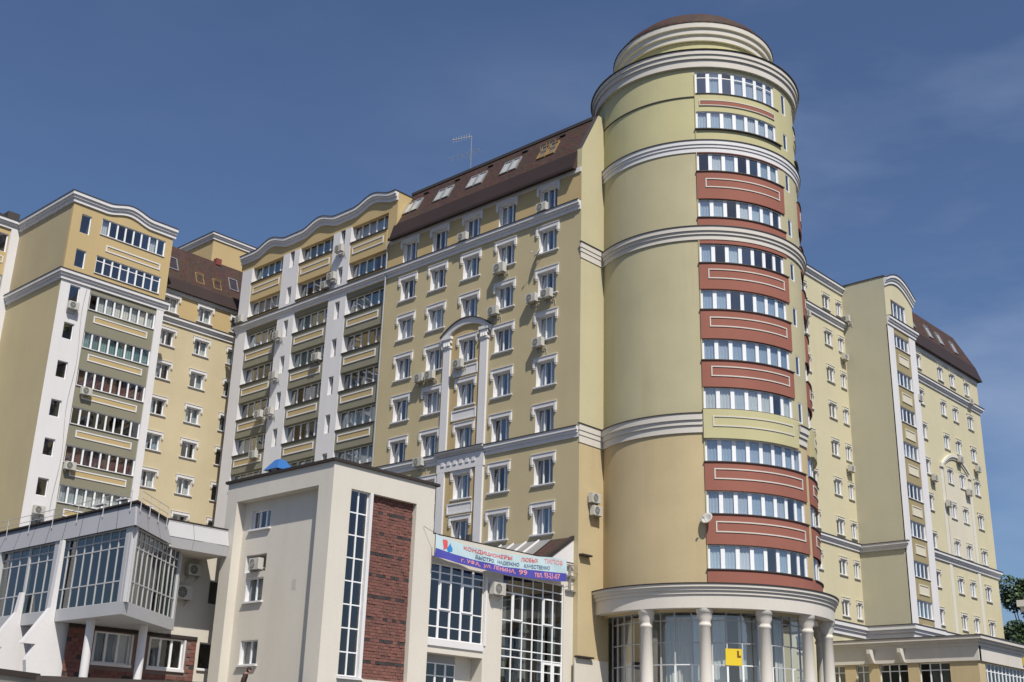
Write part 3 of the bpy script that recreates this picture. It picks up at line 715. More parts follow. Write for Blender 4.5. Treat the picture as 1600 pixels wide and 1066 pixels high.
# far-left bay
B92 = FB(92.3)
fg = [38.9, 35.5, 32.5, 29.45, 26.4, 23.35, 20.3, 17.3]; fh = [1.6, 1.9]+[1.5]*6
wall('wall', R3, B92, 30, 37.25, 36.9, 41.6, [(31.5, 37.0, z, z+h, .3) for z, h in zip(fg, fh) if z > 36.9], 'ochre')
wall('wall', R3, B92, 30, 37.25, GZ, 36.9, [(31.5, 37.0, z, min(z+h, 36.85), .3) for z, h in zip(fg, fh) if z < 36.9], 'olive')
for z, h in zip(fg, fh):
    hh = min(z+h, 36.85)-z if z < 36.9 else h
    glazing(R3, B92, 31.5, 37.0, z, z+hh, 6, d=.15, mull=.14, curt=.3, rails=((z+hh-.5,) if z == 35.5 else ()))
    inset(R3, B92, 31.8, 36.9, z-1.0, z-.4, 'insetochre', 'white', d=-.0)
wall('pilaster', R3, B92, 37.1, 37.88, GZ, 41.0, (), 'white', d=-.15, edge=.2)
cornice(R3, B92, 29, 37.85, 41.75, .75, .4)
mb = MB(); mb.lathe(35.5, 95.5, [(3.2, 41.8), (2.4, 42.6), (1.2, 43.1), (.05, 43.3)], 24); build('roof', mb, ['roofdark'], R3)
mb = MB(); mb.box(37.0, 38.0, 93.2, 94.3, 41.7, 43.0); build('chimney', mb, ['cap'], R3)
# ================================================================== RIGHT WING
K = .88
R4 = root('apartment_building', 'right apartment wing with blank khaki flank, glazed bay and brown mansard roof', 'apartment building', (93, 45, GZ))
B43 = FB(49.4*K); A87 = FA(99.7*K); B39 = FB(45.0*K); XL = 99.7*K
mb = MB(); mb.box(64, 88, 45.2, 56, GZ, 38.8); mb.box(89.3, 105.2, 41.6, 52, GZ, 34.6); build('core', mb, ['browntan'], R4)
rr = [41.7, 38.05, 34.45, 30.95, 27.42, 23.8, 20.2, 16.65, 13.1, 9.4, 5.8]; rr = [z*K for z in rr]
wcs = [(92.0*K, 1.12), (96.35*K, 1.12), (98.85*K, .78), (88.2*K, 1.12)]
ops = [(c-w_/2, c+w_/2, z, z+1.2, .17) for z in rr for c, w_ in wcs]
wall('wall', R4, B43, 62, XL, GZ, 44.8*K, ops, 'creamright')
for z in rr:
    for c, w_ in wcs: hooded(R4, B43, c, z, w_, 1.2, div=(.5,), d=.12, k=.55, trim='trimcream', curt=random.random() < .35)
cornice(R4, B43, 62, XL-.001, 44.8*K, .62, .34, cap='cap'); cornice(R4, B43, 62, XL-.001, 41.08*K, .62, .32); cornice(R4, B43, 62, XL-.001, 19.7*K, .55, .3)
cornice(R4, B43, 62, XL-.001, 12.45*K, .9, .4, m='white')
wall('wall', R4, A87, 39.6, 49.4*K, GZ, 45.0*K, (), 'flank')
mb = MB(); mb.fb(A87, 39.55, 43.5, -.06, .35, 45.0*K, 45.0*K+.07, 0); build('capping', mb, ['cap'], R4)
cornice(R4, A87, 39.6, 43.47, 19.65*K, .55, .3, 1, 0); cornice(R4, A87, 39.6, 43.47, 12.45*K, .95, .4, 1, 0)
# bay
bz = [41.35, 38.25, 34.5, 31.0, 27.65, 23.85, 20.35, 16.8, 13.3, 9.6]; bt = [43.0, 39.6, 35.95, 32.45, 29.1, 25.3, 21.8, 18.2, 14.8, 11.1]
bz = [z*K for z in bz]; bt = [z*K for z in bt]
b0, b1 = 100.95*K, 104.2*K
wall('wall', R4, B39, XL, 105.55*K, 40.1*K, 44.2*K, [(100.85*K, 104.0*K, bz[0], bt[0], .25)], 'creamright')
wall('wall', R4, B39, b0, b1, GZ, 40.1*K, [(b0+.02, b1-.02, z, t, .25) for z, t in zip(bz[1:], bt[1:])], 'olivetan')
wall('pilaster', R4, B39, XL, b0, GZ, 40.1*K, (), 'white', d=-.02, edge=.1); wall('pilaster', R4, B39, b1, 105.55*K, GZ, 40.1*K, (), 'white', d=-.02, edge=.1)
for i, (z, t) in enumerate(zip(bz, bt)):
    glazing(R4, B39, b0+.02 if i else 100.85*K, b1-.02 if i else 104.0*K, z, t, 4, d=.15, mull=.1, curt=.4)
    if i: ledge(R4, B39, b0, b1, z, .08, .05, 'white'); inset(R4, B39, b0+.55, b1-.5, z-1.35, z-.55, 'insetcream', 'insetcream', d=0, p=.06)
def hz4(x): return 44.35*K+1.35*K*max(0, cos((x-102.3*K)/(3.4*K)*pi/2))
xs = [XL+i*(105.75*K-XL)/24 for i in range(25)]
curved_cornice(R4, B39, [(x, hz4(x)) for x in xs], h=.75, p=.3, fillz=44.0*K, fill='creamright')
cornice(R4, B39, XL, 105.6*K, 40.95*K, .7, .3, 0, 1)
# mansard part
Y5 = 45.1*K+.25; BR = FB(Y5)
xe = 121.3*K
rc = [(106.65*K, 1.08), (111.85*K, 1.0), (114.7*K, 1.0), (118.4*K, 1.08)]
rz4 = [37.75, 34.1, 30.65, 27.2, 23.75, 20.15, 16.6, 13.2, 9.5]; rz4 = [z*K for z in rz4]
ops = [(c-w_/2, c+w_/2, z, z+1.2, .17) for z in rz4 for c, w_ in rc]
wall('wall', R4, BR, 105.5*K, xe, GZ, 40.1*K, ops, 'creamright')
for z in rz4:
    for c, w_ in rc: hooded(R4, BR, c, z, w_, 1.2, div=(.5,), d=.12, k=.55, trim='trimcream', curt=random.random() < .35)
cornice(R4, BR, 105.56*K, xe, 36.95*K, .55, .32, 0, 1); cornice(R4, BR, 105.56*K, xe, 19.8*K, .6, .34, 0, 1); cornice(R4, BR, XL, xe, 12.5*K, .9, .4, 0, 1, m='white')
cornice(R4, B39, XL, 105.55*K, 12.45*K, .95, .4, 0, 0, m='white')
slab('frieze', R4, BR, 105.56*K, xe, -.06, -.003, 39.6*K, 40.05*K, 'white')
for x0 in (109.55*K, 116.15*K):
    mb = MB(); mb.fb(BR, x0, x0+.55, -.06, -.003, 12.6*K, 19.1*K, 0); mb.fb(BR, x0, x0+.55, -.06, -.003, 19.9*K, 28.4*K, 0); mb.fb(BR, x0-.08, x0+.63, -.18, -.003, 28.402*K, 28.8*K, 0)
    build('pilaster', mb, ['trimcream'], R4)
mb = MB(); n = 14
for rr_, th, pp in ((0, .26, .2), (-.6, .14, .1)):
    for i in range(n):
        def pt(t): return 113.25*K+(3.45*K+rr_*.7)*(2*t-1), 28.75*K+(1.35+rr_*.5)*(1-(2*t-1)**2)
        (xa, za), (xb, zb_) = pt(i/n), pt((i+1)/n)
        mb.hexa([BR.P(xa, -pp, za-th), BR.P(xb, -pp, zb_-th), BR.P(xb, -.003, zb_-th), BR.P(xa, -.003, za-th), BR.P(xa, -pp, za), BR.P(xb, -pp, zb_), BR.P(xb, -.003, zb_), BR.P(xa, -.003, za)], 0)
build('arch', mb, ['trimcream'], R4)
fo = [(c-w_/2-.01, c+w_/2+.01, z-.01, z+1.21, -.004) for z in rz4[3:6] for c, w_ in rc[1:3]]
wall('panel', R4, BR, 109.55*K+.76, 116.15*K-.01, 19.95*K, 28.5*K, fo, 'insetcream', 'insetcream', d=-.02)
P5 = BR.P
mb = MB(); z0_, z1_, z2_ = 40.0*K, 41.6*K, 39.35
x0_ = 105.56*K
def q5(x, d, z): return P5(x, d, z)
mb.face([q5(x0_, .2, z0_+.03), q5(xe+.5, .2, z0_+.03), q5(xe+.5, -.4, z0_), q5(x0_, -.4, z0_)], 1)
mb.face([q5(x0_, -.4, z0_), q5(xe+.5, -.4, z0_), q5(xe+.2, .0, z1_), q5(x0_, .0, z1_)], 1)
mb.face([q5(x0_, 0, z1_), q5(xe+.2, 0, z1_), q5(105.0, 1.1, z2_), q5(x0_, 1.1, z2_)], 0)
mb.face([q5(xe+.2, 0, z1_), q5(xe+.2, 9, z1_), q5(105.0, 7.5, z2_), q5(105.0, 1.1, z2_)], 0)
mb.face([q5(xe+.5, -.4, z0_), q5(xe+.5, 9, z0_), q5(xe+.2, 9, z1_), q5(xe+.2, 0, z1_)], 1)
rf4 = build('roof', mb, ['roof', 'roofdark'], R4)
s4 = atan2(z2_-z1_, 1.1)
for x in (94.0, 97.6, 99.9, 103.0): skylight(rf4, P5, x, .18, z1_+.45, w=.7, h=1.2, slope=s4)
mb = MB(); mb.face([(xe, Y5, GZ), (xe, Y5+10, GZ), (xe, Y5+10, 40*K), (xe, Y5, 40*K)]); build('side_wall', mb, ['creamright'], R4)
# ================================================================== ANNEX (stair block)
R5 = root('stair_annex', 'cream flat-roofed stair block with tall glazed strip and red brick panel', 'building', (39, 49, GZ))
XA, YA, ZA = 35.5, 44.8, 13.85
AX = FA(XA); BX = FB(YA)
RC = .55
mb = MB(); mb.box(37.2, 42.2, 46.2, 53.4, GZ, 13.6); build('core', mb, ['cream'], R5)
# A face: frame around a recessed field
wall('wall', R5, AX, 44.8, 53.7, GZ, ZA, [(45.9, 52.75, GZ, 12.78, RC)], 'cream', 'cream')
AXR = FA(XA+RC)
aw = [(50.42, 52.05, 11.28, 12.28, .3), (50.5, 51.95, 7.55, 8.75, .5), (50.45, 51.9, 4.42, 5.62, .5)]
wall('wall', R5, AXR, 45.9, 52.75, GZ, 12.78, [(a, b, c, d_, .25) for a, b, c, d_, e in aw]+[(50.42, 52.2, 9.05, 9.95, .5)], 'cream', 'white')
mb = MB(); room(mb, AXR, 50.42, 52.2, 9.05, 9.95, .5, .52, 0); build('niche', mb, ['room2'], R5)
for a, b, c, d_, e in aw:
    glazing(R5, AXR, a, b, c, d_, 3 if c > 11 else 2, d=.2, mull=.09, name='window', curt=.6, rd=1.0)
    ledge(R5, AXR, a-.12, b+.12, c, .14, .09, 'white')
mb = MB(); mb.box(XA-.12, 42.6, YA-.12, 53.85, ZA, ZA+.14); mb.box(XA+.2, 42.3, YA+.2, 53.5, ZA-.3, ZA+.002); build('roof_capping', mb, ['browncap'], R5)
wall('wall', R5, BX, XA, 42.35, GZ, ZA, [(36.68, 41.08, 3.72, 12.68, .34)], 'cream', 'cream')
BXR = FB(YA+.34)
zr_ = [3.78+i*1.112 for i in range(9)]
glazing(R5, BX, 36.68, 37.92, 3.78, 12.68, 2, d=.2, mull=.08, rails=tuple(zr_[1:8]), name='stair_window', pg='glassdark', rd=1.2, curt=.12, rooms=('room0',))
mb = MB(); mb.fb(BX, 37.93, 38.12, -.02, .33, 3.72, 12.68, 0); build('mullion_post', mb, ['white'], R5)
ledge(R5, BX, 36.6, 38.15, 3.74, .12, .09, 'white')
mb = MB(); mb.fb(BX, 38.12, 41.08, .30, .36, 3.72, 12.68, 0)
bw, bh = .30, .149; z = 3.74; r = 0
b1_ = MB(); b2_ = MB()
while z+bh < 12.68:
    x = 38.13-(bw/2 if r % 2 else 0); darkrow = (r % 7 in (5,))
    while x < 41.07:
        x0, x1 = max(x, 38.13), min(x+bw, 41.07)
        if x1-x0 > .06:
            t = b2_ if (darkrow and random.random() < .72) else b1_
            t.fb(BX, x0+.008, x1-.008, .255+random.uniform(-.02, .02), .30, z+.008, z+bh-.008, 0)
        x += bw
    z += bh; r += 1
build('mortar_bed', mb, ['mortar'], R5); build('brickwork', b1_, ['brick'], R5, kind='stuff'); build('brickwork', b2_, ['brickdark'], R5, kind='stuff')
mb = MB(); mb.face([(42.35, 44.8, GZ), (42.35, 53.7, GZ), (42.35, 53.7, ZA), (42.35, 44.8, ZA)]); mb.face([(XA, 53.7, GZ), (42.35, 53.7, GZ), (42.35, 53.7, ZA), (XA, 53.7, ZA)]); build('side_wall', mb, ['cream'], R5)
mb = MB(); mb.fb(AXR, 47.75, 48.1, -.006, -.001, 7.9, 8.4, 0); build('patch', mb, ['acwhite'], R5)
# blue roof cowl
rb = root('roof_cowl', 'blue pyramid-shaped metal cowl on the flat roof of the cream block', 'roof cowl', (37.6, 52.2, ZA+.14))
mb = MB(); x, y = 37.6, 52.2
for s in (-1, 1):
    for t in (-1, 1): mb.box(x+s*.35-.04, x+s*.35+.04, y+t*.35-.04, y+t*.35+.04, ZA+.14, 14.8)
mb.box(x-.4, x+.4, y-.4, y+.4, ZA+.14, ZA+.45); build('base', mb, ['cap'], rb)
mb = MB(); B = [(x-.62, y-.62, 14.78), (x+.62, y-.62, 14.78), (x+.62, y+.62, 14.78), (x-.62, y+.62, 14.78)]; Tt = [(x-.2, y-.2, 15.4), (x+.2, y-.2, 15.4), (x+.2, y+.2, 15.4), (x-.2, y+.2, 15.4)]
mb.hexa(B+Tt); build('hood', mb, ['blue'], rb)
# ================================================================== ENTRANCE WING
R6 = root('entrance_wing', 'low cream entrance wing with two tall gridded glass walls under the banner', 'building', (48.5, 47, GZ))
YG = 44.95; BG = FB(YG)
# g1 and g2 openings
wall('wall', R6, BG, 42.36, 54.0, GZ, 11.35, [(42.36, 46.52, 6.05, 9.88, .25), (42.36, 46.52, GZ, 5.35, .8), (47.98, 53.15, GZ, 10.02, .25)], 'cream', 'cream')
glazing(R6, BG, 42.4, 46.52, 6.05, 9.88, 5, d=.12, mull=.08, rails=(6.68, 7.52, 9.05, 9.45), name='curtain_wall', pg='glassdark', rd=2.5, rooms=('room0',), curt=.0, wide=(1, 2, 3, 4))
def sash(x0, x1, z0, z1, name='casement_frame', t=.085):
    mb = MB(); mb.fb(BG, x0, x1, .03, .08, z0, z0+t); mb.fb(BG, x0, x1, .03, .08, z1-t, z1); mb.fb(BG, x0, x0+t, .03, .08, z0+t, z1-t); mb.fb(BG, x1-t, x1, .03, .08, z0+t, z1-t); build(name, mb, ['pvc'], R6)
sash(43.22, 44.05, 7.55, 9.03); sash(44.87, 45.7, 7.55, 9.03)
glazing(R6, BG, 47.98, 53.15, GZ, 10.02, 6, d=.12, mull=.07, rails=(5.0, 5.62, 6.02, 6.68, 7.55, 9.05, 9.5), name='curtain_wall', pg='glassdark', rd=2.5, rooms=('room1',), curt=.0)
sash(48.86, 49.68, 7.58, 9.08); sash(51.43, 52.28, 7.58, 9.08); sash(51.43, 52.28, GZ, 5.55, 'door_frame', .13); sash(52.29, 53.12, GZ, 5.55, 'door_frame', .13)
for s_ in (48.5, 50.2, 51.8, 52.7): inst('curtain', curtain_mesh(.7, 4.6), R6, BG.P(s_, .5, 4.6))
# recessed door under g1
BD = FB(YG+.8)
glazing(R6, BD, 42.4, 45.3, GZ, 4.95, 4, d=.0, mull=.12, rails=(4.3,), name='entrance_door', pg='glassdark', rd=1.5, rooms=('room0',), curt=0)
wall('wall', R6, BD, 45.3, 46.52, GZ, 5.35, (), 'cream'); slab('lintel', R6, BD, 42.36, 45.3, 0, .2, 4.95, 5.35, 'greypanel')
slab('band', R6, BG, 42.38, 46.5, -.08, -.003, 5.7, 6.02, 'white')
mb = MB(); mb.fb(BG, 46.56, 46.7, -.06, -.003, 6.0, 9.6); build('pier_strip', mb, ['white'], R6)
# lean-to roof against the tall wall
mb = MB(); n = 7; y0, y1 = 44.96, 53.5
mb.hexa([(51.3, y0, 11.0), (54, y0, 12.86), (54, y1, 12.86), (51.3, y1, 11.0), (51.3, y0, 11.12), (54, y0, 12.98), (54, y1, 12.98), (51.3, y1, 11.12)], 0)
lr = build('lean_to_roof', mb, ['roof'], R6)
for k in range(6):
    ya = 46.6+k*1.05; mb = MB(); o_ = .06
    mb.hexa([(51.4, ya, 11.2+o_), (53.9, ya, 12.92+o_), (53.9, ya+.98, 12.92+o_), (51.4, ya+.98, 11.2+o_), (51.4, ya, 11.22+o_), (53.9, ya, 12.94+o_), (53.9, ya+.98, 12.94+o_), (51.4, ya+.98, 11.22+o_)], 0)
    mb.hexa([(51.35, ya+.98, 11.2+o_), (53.9, ya+.98, 12.92+o_), (53.9, ya+1.05, 12.92+o_), (51.35, ya+1.05, 11.2+o_), (51.35, ya+.98, 11.3+o_), (53.9, ya+.98, 13.02+o_), (53.9, ya+1.05, 13.02+o_), (51.35, ya+1.05, 11.3+o_)], 1)
    build('roof_light', mb, ['metal', 'white'], lr)
mb = MB(); mb.prism([(51.2, 44.9, 11.0), (54, 44.9, 12.82), (54, 44.9, 13.05), (51.1, 44.9, 11.18)], (0, .3, 0)); build('verge', mb, ['browncap'], lr)
mb = MB(); mb.prism([(51.2, YG, 11.35), (54, YG, 11.35), (54, YG, 12.85), (51.75, YG, 11.35)], (0, .12, 0)); build('gable', mb, ['white'], R6)
mb = MB(); mb.box(42.36, 54, 44.95, 53.6, 11.35, 11.42); build('flat_roof', mb, ['browncap'], R6)
mb = MB(); mb.box(42.9, 53.9, 47.9, 52, GZ, 11); build('core', mb, ['room1'], R6)
# ledge blocks and cream base on the end wall
mb = MB(); mb.box(53.7, 56.8, 44.52, 44.6, GZ, 5.95); build('plinth_panel', mb, ['cream'], R6)
mb = MB(); mb.box(53.7, 55.2, 44.3, 44.59, 5.98, 6.08); build('ledge', mb, ['browncap'], R6)
mb = MB(); mb.box(54.05, 55.0, 44.3, 44.59, 11.85, 11.95); build('ledge', mb, ['browncap'], R6)
mb = MB(); mb.box(53.15, 53.95, 44.75, 44.9, 10.55, 10.62); mb.box(53.5, 53.56, 44.75, 44.9, 9.7, 11.2); mb.box(53.2, 54.3, 44.75, 44.9, 9.7, 9.78); mb.box(53.3, 53.9, 44.75, 44.9, 11.2, 11.25); build('bracket', mb, ['metal'], R6)
# ================================================================== BANNER
RB = root('banner', 'sagging pale blue advertising banner with red Russian lettering above the glass entrance', 'banner', (47.3, 44.3, 10.06))
Y0 = 44.3
def ban(u, v):   # u 0..1 along, v 0..1 up
    x = 42.05+u*10.45
    top_ = 11.22+.10*u-.42*sin(pi*min(1, u*1.15))**1.0*(1-u*.45); bot_ = 10.05+.04*u-.22*sin(pi*u)
    yy = Y0-.05*sin(u*19+v*2)-.04*sin(u*7)-.03*sin(v*4+u*31)
    return (x, yy, bot_+v*(top_-bot_))
mb = MB(); nu, nv = 70, 8
k = 0
for j in range(nv+1):
    for i in range(nu+1): mb.v.append(ban(i/nu, j/nv))
for j in range(nv):
    for i in range(nu):
        a = j*(nu+1)+i; mb.f.append((a, a+1, a+nu+2, a+nu+1)); mb.m.append(1 if j < 3 else 0)
M['banlight'] = mat('banner_light_blue', (.46, .60, .64), rough=.6, var=.04, bump=0); M['banblue'] = mat('banner_violet_blue', (.075, .075, .36), rough=.6, var=.04, bump=0)
M['txred'] = mat('banner_red_ink', (.62, .10, .10), rough=.6, var=.02, bump=0); M['txpink'] = mat('banner_pink_ink', (.72, .30, .32), rough=.6, var=.02, bump=0)
M['txnavy'] = mat('banner_navy_ink', (.06, .11, .22), rough=.6, var=.02, bump=0); M['txblue'] = mat('banner_blue_ink', (.03, .22, .55), rough=.6, var=.02, bump=0); M['txwhite'] = mat('banner_white_ink', (.7, .75, .85), rough=.6, var=.02, bump=0)
build('sheet', mb, ['banlight', 'banblue'], RB, smooth=True)
def text(s, u0, u1, v0, v1, m, slant=0.0, off=.02):
    cu = bpy.data.curves.new('t', 'FONT'); cu.body = s; cu.size = 1; cu.resolution_u = 2; cu.offset = off
    ob = bpy.data.objects.new('t', cu); C.objects.link(ob); bpy.context.view_layer.update()
    dg = bpy.context.evaluated_depsgraph_get(); me = bpy.data.meshes.new_from_object(ob.evaluated_get(dg))
    bpy.data.objects.remove(ob); xs = [v.co.x for v in me.vertices]; ys = [v.co.y for v in me.vertices]
    a, b, c, d_ = min(xs), max(xs), min(ys), max(ys)
    mb = MB()
    for v in me.vertices:
        u = u0+(u1-u0)*(v.co.x-a)/(b-a); w_ = v0+(v1-v0)*(v.co.y-c)/(d_-c); u += slant*(w_-v0)
        p = ban(u, w_); mb.v.append((p[0], p[1]-.012, p[2]))
    for p in me.polygons: mb.f.append(tuple(p.vertices)); mb.m.append(0)
    bpy.data.meshes.remove(me); build('lettering', mb, [m], RB)
text('КОНДИЦИОНЕРЫ', .20, .565, .70, .93, 'txred')
text('ЛЮБЫХ', .635, .775, .71, .90, 'txred'); text('ТИПОВ', .83, .965, .72, .92, 'txpink')
text('БЫСТРО', .285, .42, .44, .63, 'txnavy', .006); text('НАДЕЖНО', .455, .62, .43, .63, 'txnavy', .006); text('КАЧЕСТВЕННО', .66, .875, .43, .61, 'txnavy', .006)
text('г. УФА,', .185, .325, .08, .32, 'txpink'); text('ул. ЛЕНИНА,', .345, .60, .07, .32, 'txpink'); text('99', .62, .685, .09, .33, 'txpink'); text('тел. 93-21-07', .745, .955, .07, .32, 'txpink')
for pts, m in (([(.055, .52), (.05, .30+.1), (.085, .55), (.085, .86), (.078, .92), (.05, .88)], 'txred'), ([(.105, .84), (.08, .52), (.085, .42), (.10, .36), (.11, .5)], 'txblue'), ([(.085, .42), (.12, .45), (.12, .62), (.105, .75)], 'txblue')):
    mb = MB(); mb.face([(ban(u, v)[0], ban(u, v)[1]-.014, ban(u, v)[2]) for u, v in pts]); build('emblem', mb, [m], RB)
mb = MB()
mb.tube((42.05, 44.3, 10.0), (42.05, 44.3, 11.3), .02); mb.tube((42.05, 44.3, 11.25), (41.6, 44.75, 11.6), .012); mb.tube((52.5, 44.3, 10.1), (52.5, 44.3, 11.35), .02); mb.tube((52.5, 44.3, 10.75), (54, 44.6, 10.72), .012)
build('rope', mb, ['cap'], RB)
# ================================================================== GALLERY BUILDING
R7 = root('gallery_building', 'low pale glazed gallery on white columns over a dark red brick wall, lower left', 'building', (30, 56, GZ))
XG, YGc = 28.07, 49.75; AG = FA(XG); YW = 55.6; BW = FB(YW)
DAZ = 39.3; DG = FD(XG, YGc, DAZ); DL = 6.75
zb0, zb1, zt0 = 5.97, 6.52, 9.95
# glazing along the left face, in bays split by posts
for a, b, n in ((50.25, 56.55, 8), (56.95, 59.72, 3), (59.9, 62.8, 3), (63.2, 69, 6)):
    glazing(R7, AG, a, b, zb1, zt0, n, d=.05, mull=.07, rails=(7.52, 9.1, 9.5), name='curtain_wall', pg='glassgreen', rd=0, rooms=('room0',), curt=0, frame='fasciagrey')
for a, b, p in ((YGc-.02, 50.25, .1), (56.55, 56.95, .14), (59.72, 59.9, .02), (62.8, 63.2, .14)): slab('post', R7, AG, a, b, -p, .2, zb1, zt0, 'fasciagrey')
glazing(R7, DG, .35, DL-.1, zb1, zt0, 10, d=.05, mull=.08, rails=(7.52, 9.1, 9.5), name='curtain_wall', pg='glassgreen', rd=0, rooms=('room0',), curt=0, frame='fasciagrey')
slab('post', R7, DG, .02, .35, -.08, .2, zb1, zt0, 'fasciagrey'); slab('post', R7, DG, DL-.1, DL+.15, -.05, .2, zb1, zt0, 'fasciagrey')
# floor slab + fascia
ex, ey = DG.P(DL, 0, 0)[:2]
poly = [(XG, YGc), (ex, ey), (ex, YW), (ex, YW+6), (XG, 72)]
po = [(XG-.1, YGc-.06), (ex+.03, ey-.13), (ex+.03, YW-.01), (XG-.1, YW+16)]
mb = MB(); mb.prism([(x, y, zb0) for x, y in po], (0, 0, zb1-zb0)); build('floor_slab', mb, ['fasciagrey'], R7)
# parapet panels (slope back as they rise)
mit = lambda o: o*(1+sin(radians(DAZ)))/cos(radians(DAZ))
ycor = lambda o: YGc+mit(o)*sin(radians(DAZ))+o*cos(radians(DAZ))
def parapet(F, s0b, s0t, s1, n, zbt, ztp, m, ob=-.2, ot=.25, joint=.06):
    for i in range(n):
        ab = s0b+(s1-s0b)*i/n+joint/2; bb_ = s0b+(s1-s0b)*(i+1)/n-joint/2; at = s0t+(s1-s0t)*i/n+joint/2; bt_ = s0t+(s1-s0t)*(i+1)/n-joint/2; mb = MB()
        mb.hexa([F.P(ab, ob, zbt), F.P(bb_, ob, zbt), F.P(bb_, ob+.06, zbt), F.P(ab, ob+.06, zbt), F.P(at, ot, ztp), F.P(bt_, ot, ztp), F.P(bt_, ot+.06, ztp), F.P(at, ot+.06, ztp)])
        build('parapet_panel', mb, [m], R7)
        if i < n-1:
            mb = MB(); x0, x1, y0, y1 = bb_, bb_+joint, bt_, bt_+joint
            mb.hexa([F.P(x0, ob+.004, zbt), F.P(x1, ob+.004, zbt), F.P(x1, ob+.05, zbt), F.P(x0, ob+.05, zbt), F.P(y0, ot+.004, ztp), F.P(y1, ot+.004, ztp), F.P(y1, ot+.05, ztp), F.P(y0, ot+.05, ztp)])
            build('joint_strip', mb, ['cap'], R7)
parapet(AG, ycor(-.2), ycor(.25), 70, 12, zt0, 11.15, 'greypanel')
parapet(DG, mit(-.2), mit(.25), 4.75, 3, zt0, 11.15, 'greypanel')
mb = MB(); mb.fb(AG, 49.9, 70, -.08, .05, zt0-.07, zt0-.005, 0); mb.fb(DG, 0, 4.6, -.08, .05, zt0-.07, zt0-.005, 0); build('head_trim', mb, ['metal'], R7)
for F_, s_a, s_b in ((AG, lambda o: ycor(o), 70), (DG, lambda o: mit(o), 4.75)):
    mb = MB(); mb.hexa([F_.P(s_a(-.13), -.13, zt0+.01), F_.P(s_b, -.13, zt0+.01), F_.P(s_b, -.10, zt0+.01), F_.P(s_a(-.13), -.10, zt0+.01), F_.P(s_a(.32), .32, 11.14), F_.P(s_b, .32, 11.14), F_.P(s_b, .35, 11.14), F_.P(s_a(.32), .35, 11.14)]); build('parapet_backing', mb, ['dark'], R7)
cx_, cy2 = XG+.12, ycor(.12)
ro = [(cx_, cy2), DG.P(4.6, .12, 0)[:2], (31.9, 53.25), (35.45, 53.25), (35.45, 60), (33, 72), (XG+.12, 72)]
mb = MB(); mb.prism([(x, y, 11.16) for x, y in ro], (0, 0, .09)); build('flat_roof', mb, ['browncap'], R7)
mb = MB(); mb.prism([(x, y, zt0+.02) for x, y in [(XG+.02, YGc+.1), (33.2, 54.02), (33.2, YW-.02), (33.2, 72), (XG+.02, 72)]], (0, 0, .05)); build('ceiling', mb, ['room1'], R7)
mb = MB(); mb.face([(28.9, YW+.05, zb1), (33.3, YW+.05, zb1), (33.3, YW+.05, zt0), (28.9, YW+.05, zt0)]); mb.face([(31.8, YW+.06, zb1), (31.8, 72, zb1), (31.8, 72, zt0), (31.8, YW+.06, zt0)]); build('inner_wall', mb, ['room0'], R7)
# canopy section (two tiers of panels)
YR = 53.15; BRr = FB(YR)
for i, (a, b) in enumerate(((31.62, 33.35), (33.38, 35.48))):
    mb = MB(); mb.hexa([(a, YR-.12, 10.46), (b, YR-.12, 10.46), (b, YR-.04, 10.46), (a, YR-.04, 10.46), (a, YR+.12, 11.3), (b, YR+.12, 11.3), (b, YR+.2, 11.3), (a, YR+.2, 11.3)]); build('parapet_panel', mb, ['fasciagrey'], R7)
    mb = MB(); mb.hexa([(a, YR, 9.93), (b, YR, 9.93), (b, YR+.08, 9.93), (a, YR+.08, 9.93), (a, YR-.12, 10.43), (b, YR-.12, 10.43), (b, YR-.04, 10.43), (a, YR-.04, 10.43)]); build('parapet_panel', mb, ['fasciagrey'], R7)
mb = MB(); mb.box(31.7, 35.49, YR+.1, YR+.25, 11.3, 11.38); build('roof_edge', mb, ['browncap'], R7)
mb = MB(); mb.prism([(31.5, 53.2, 9.93), (35.49, 53.2, 9.93), (35.49, YW, 9.93), (33.4, YW, 9.93), (33.3, 54.0, 9.93), (32.0, 52.95, 9.93)], (0, 0, .08)); build('soffit', mb, ['cream'], R7)
# wall below and right
wall('wall', R7, BW, 33.3, 42, 5.92, 11.2, [(36.25, 37.0, 7.7, 9.0, .2)], 'cream'); slit(R7, BW, 36.25, 37.0, 7.7, 9.0)
wall('wall', R7, BW, 35.85, 42, GZ, 5.92, [(36.05, 37.0, 4.35, 5.72, .25)], 'cream', 'white'); slit(R7, BW, 36.05, 37.0, 4.35, 5.72, d=.2); ledge(R7, BW, 36.0, 37.05, 4.35, .1, .08, 'white')
wins = [(30.1, 32.05), (33.15, 35.1)]
wall('mortar_bed', R7, BW, 28.6, 35.85, GZ, 5.92, [(a, b, 4.25, 5.72, .2) for a, b in wins], 'mortar', 'white')
for a, b in wins:
    glazing(R7, BW, a, b, 4.25, 5.72, 3, d=.15, mull=.12, name='window', rd=1.0, curt=.5 if a < 31 else 0, rooms=('room0',)); mb = MB()
    mb.fb(BW, a-.13, b+.13, -.1, -.001, 4.1, 4.24); mb.fb(BW, a-.1, a-.005, -.06, -.001, 4.25, 5.72); mb.fb(BW, b+.005, b+.1, -.06, -.001, 4.25, 5.72); build('surround', mb, ['white'], R7)
b1_ = MB(); b2_ = MB(); bh = .2; bw = .42
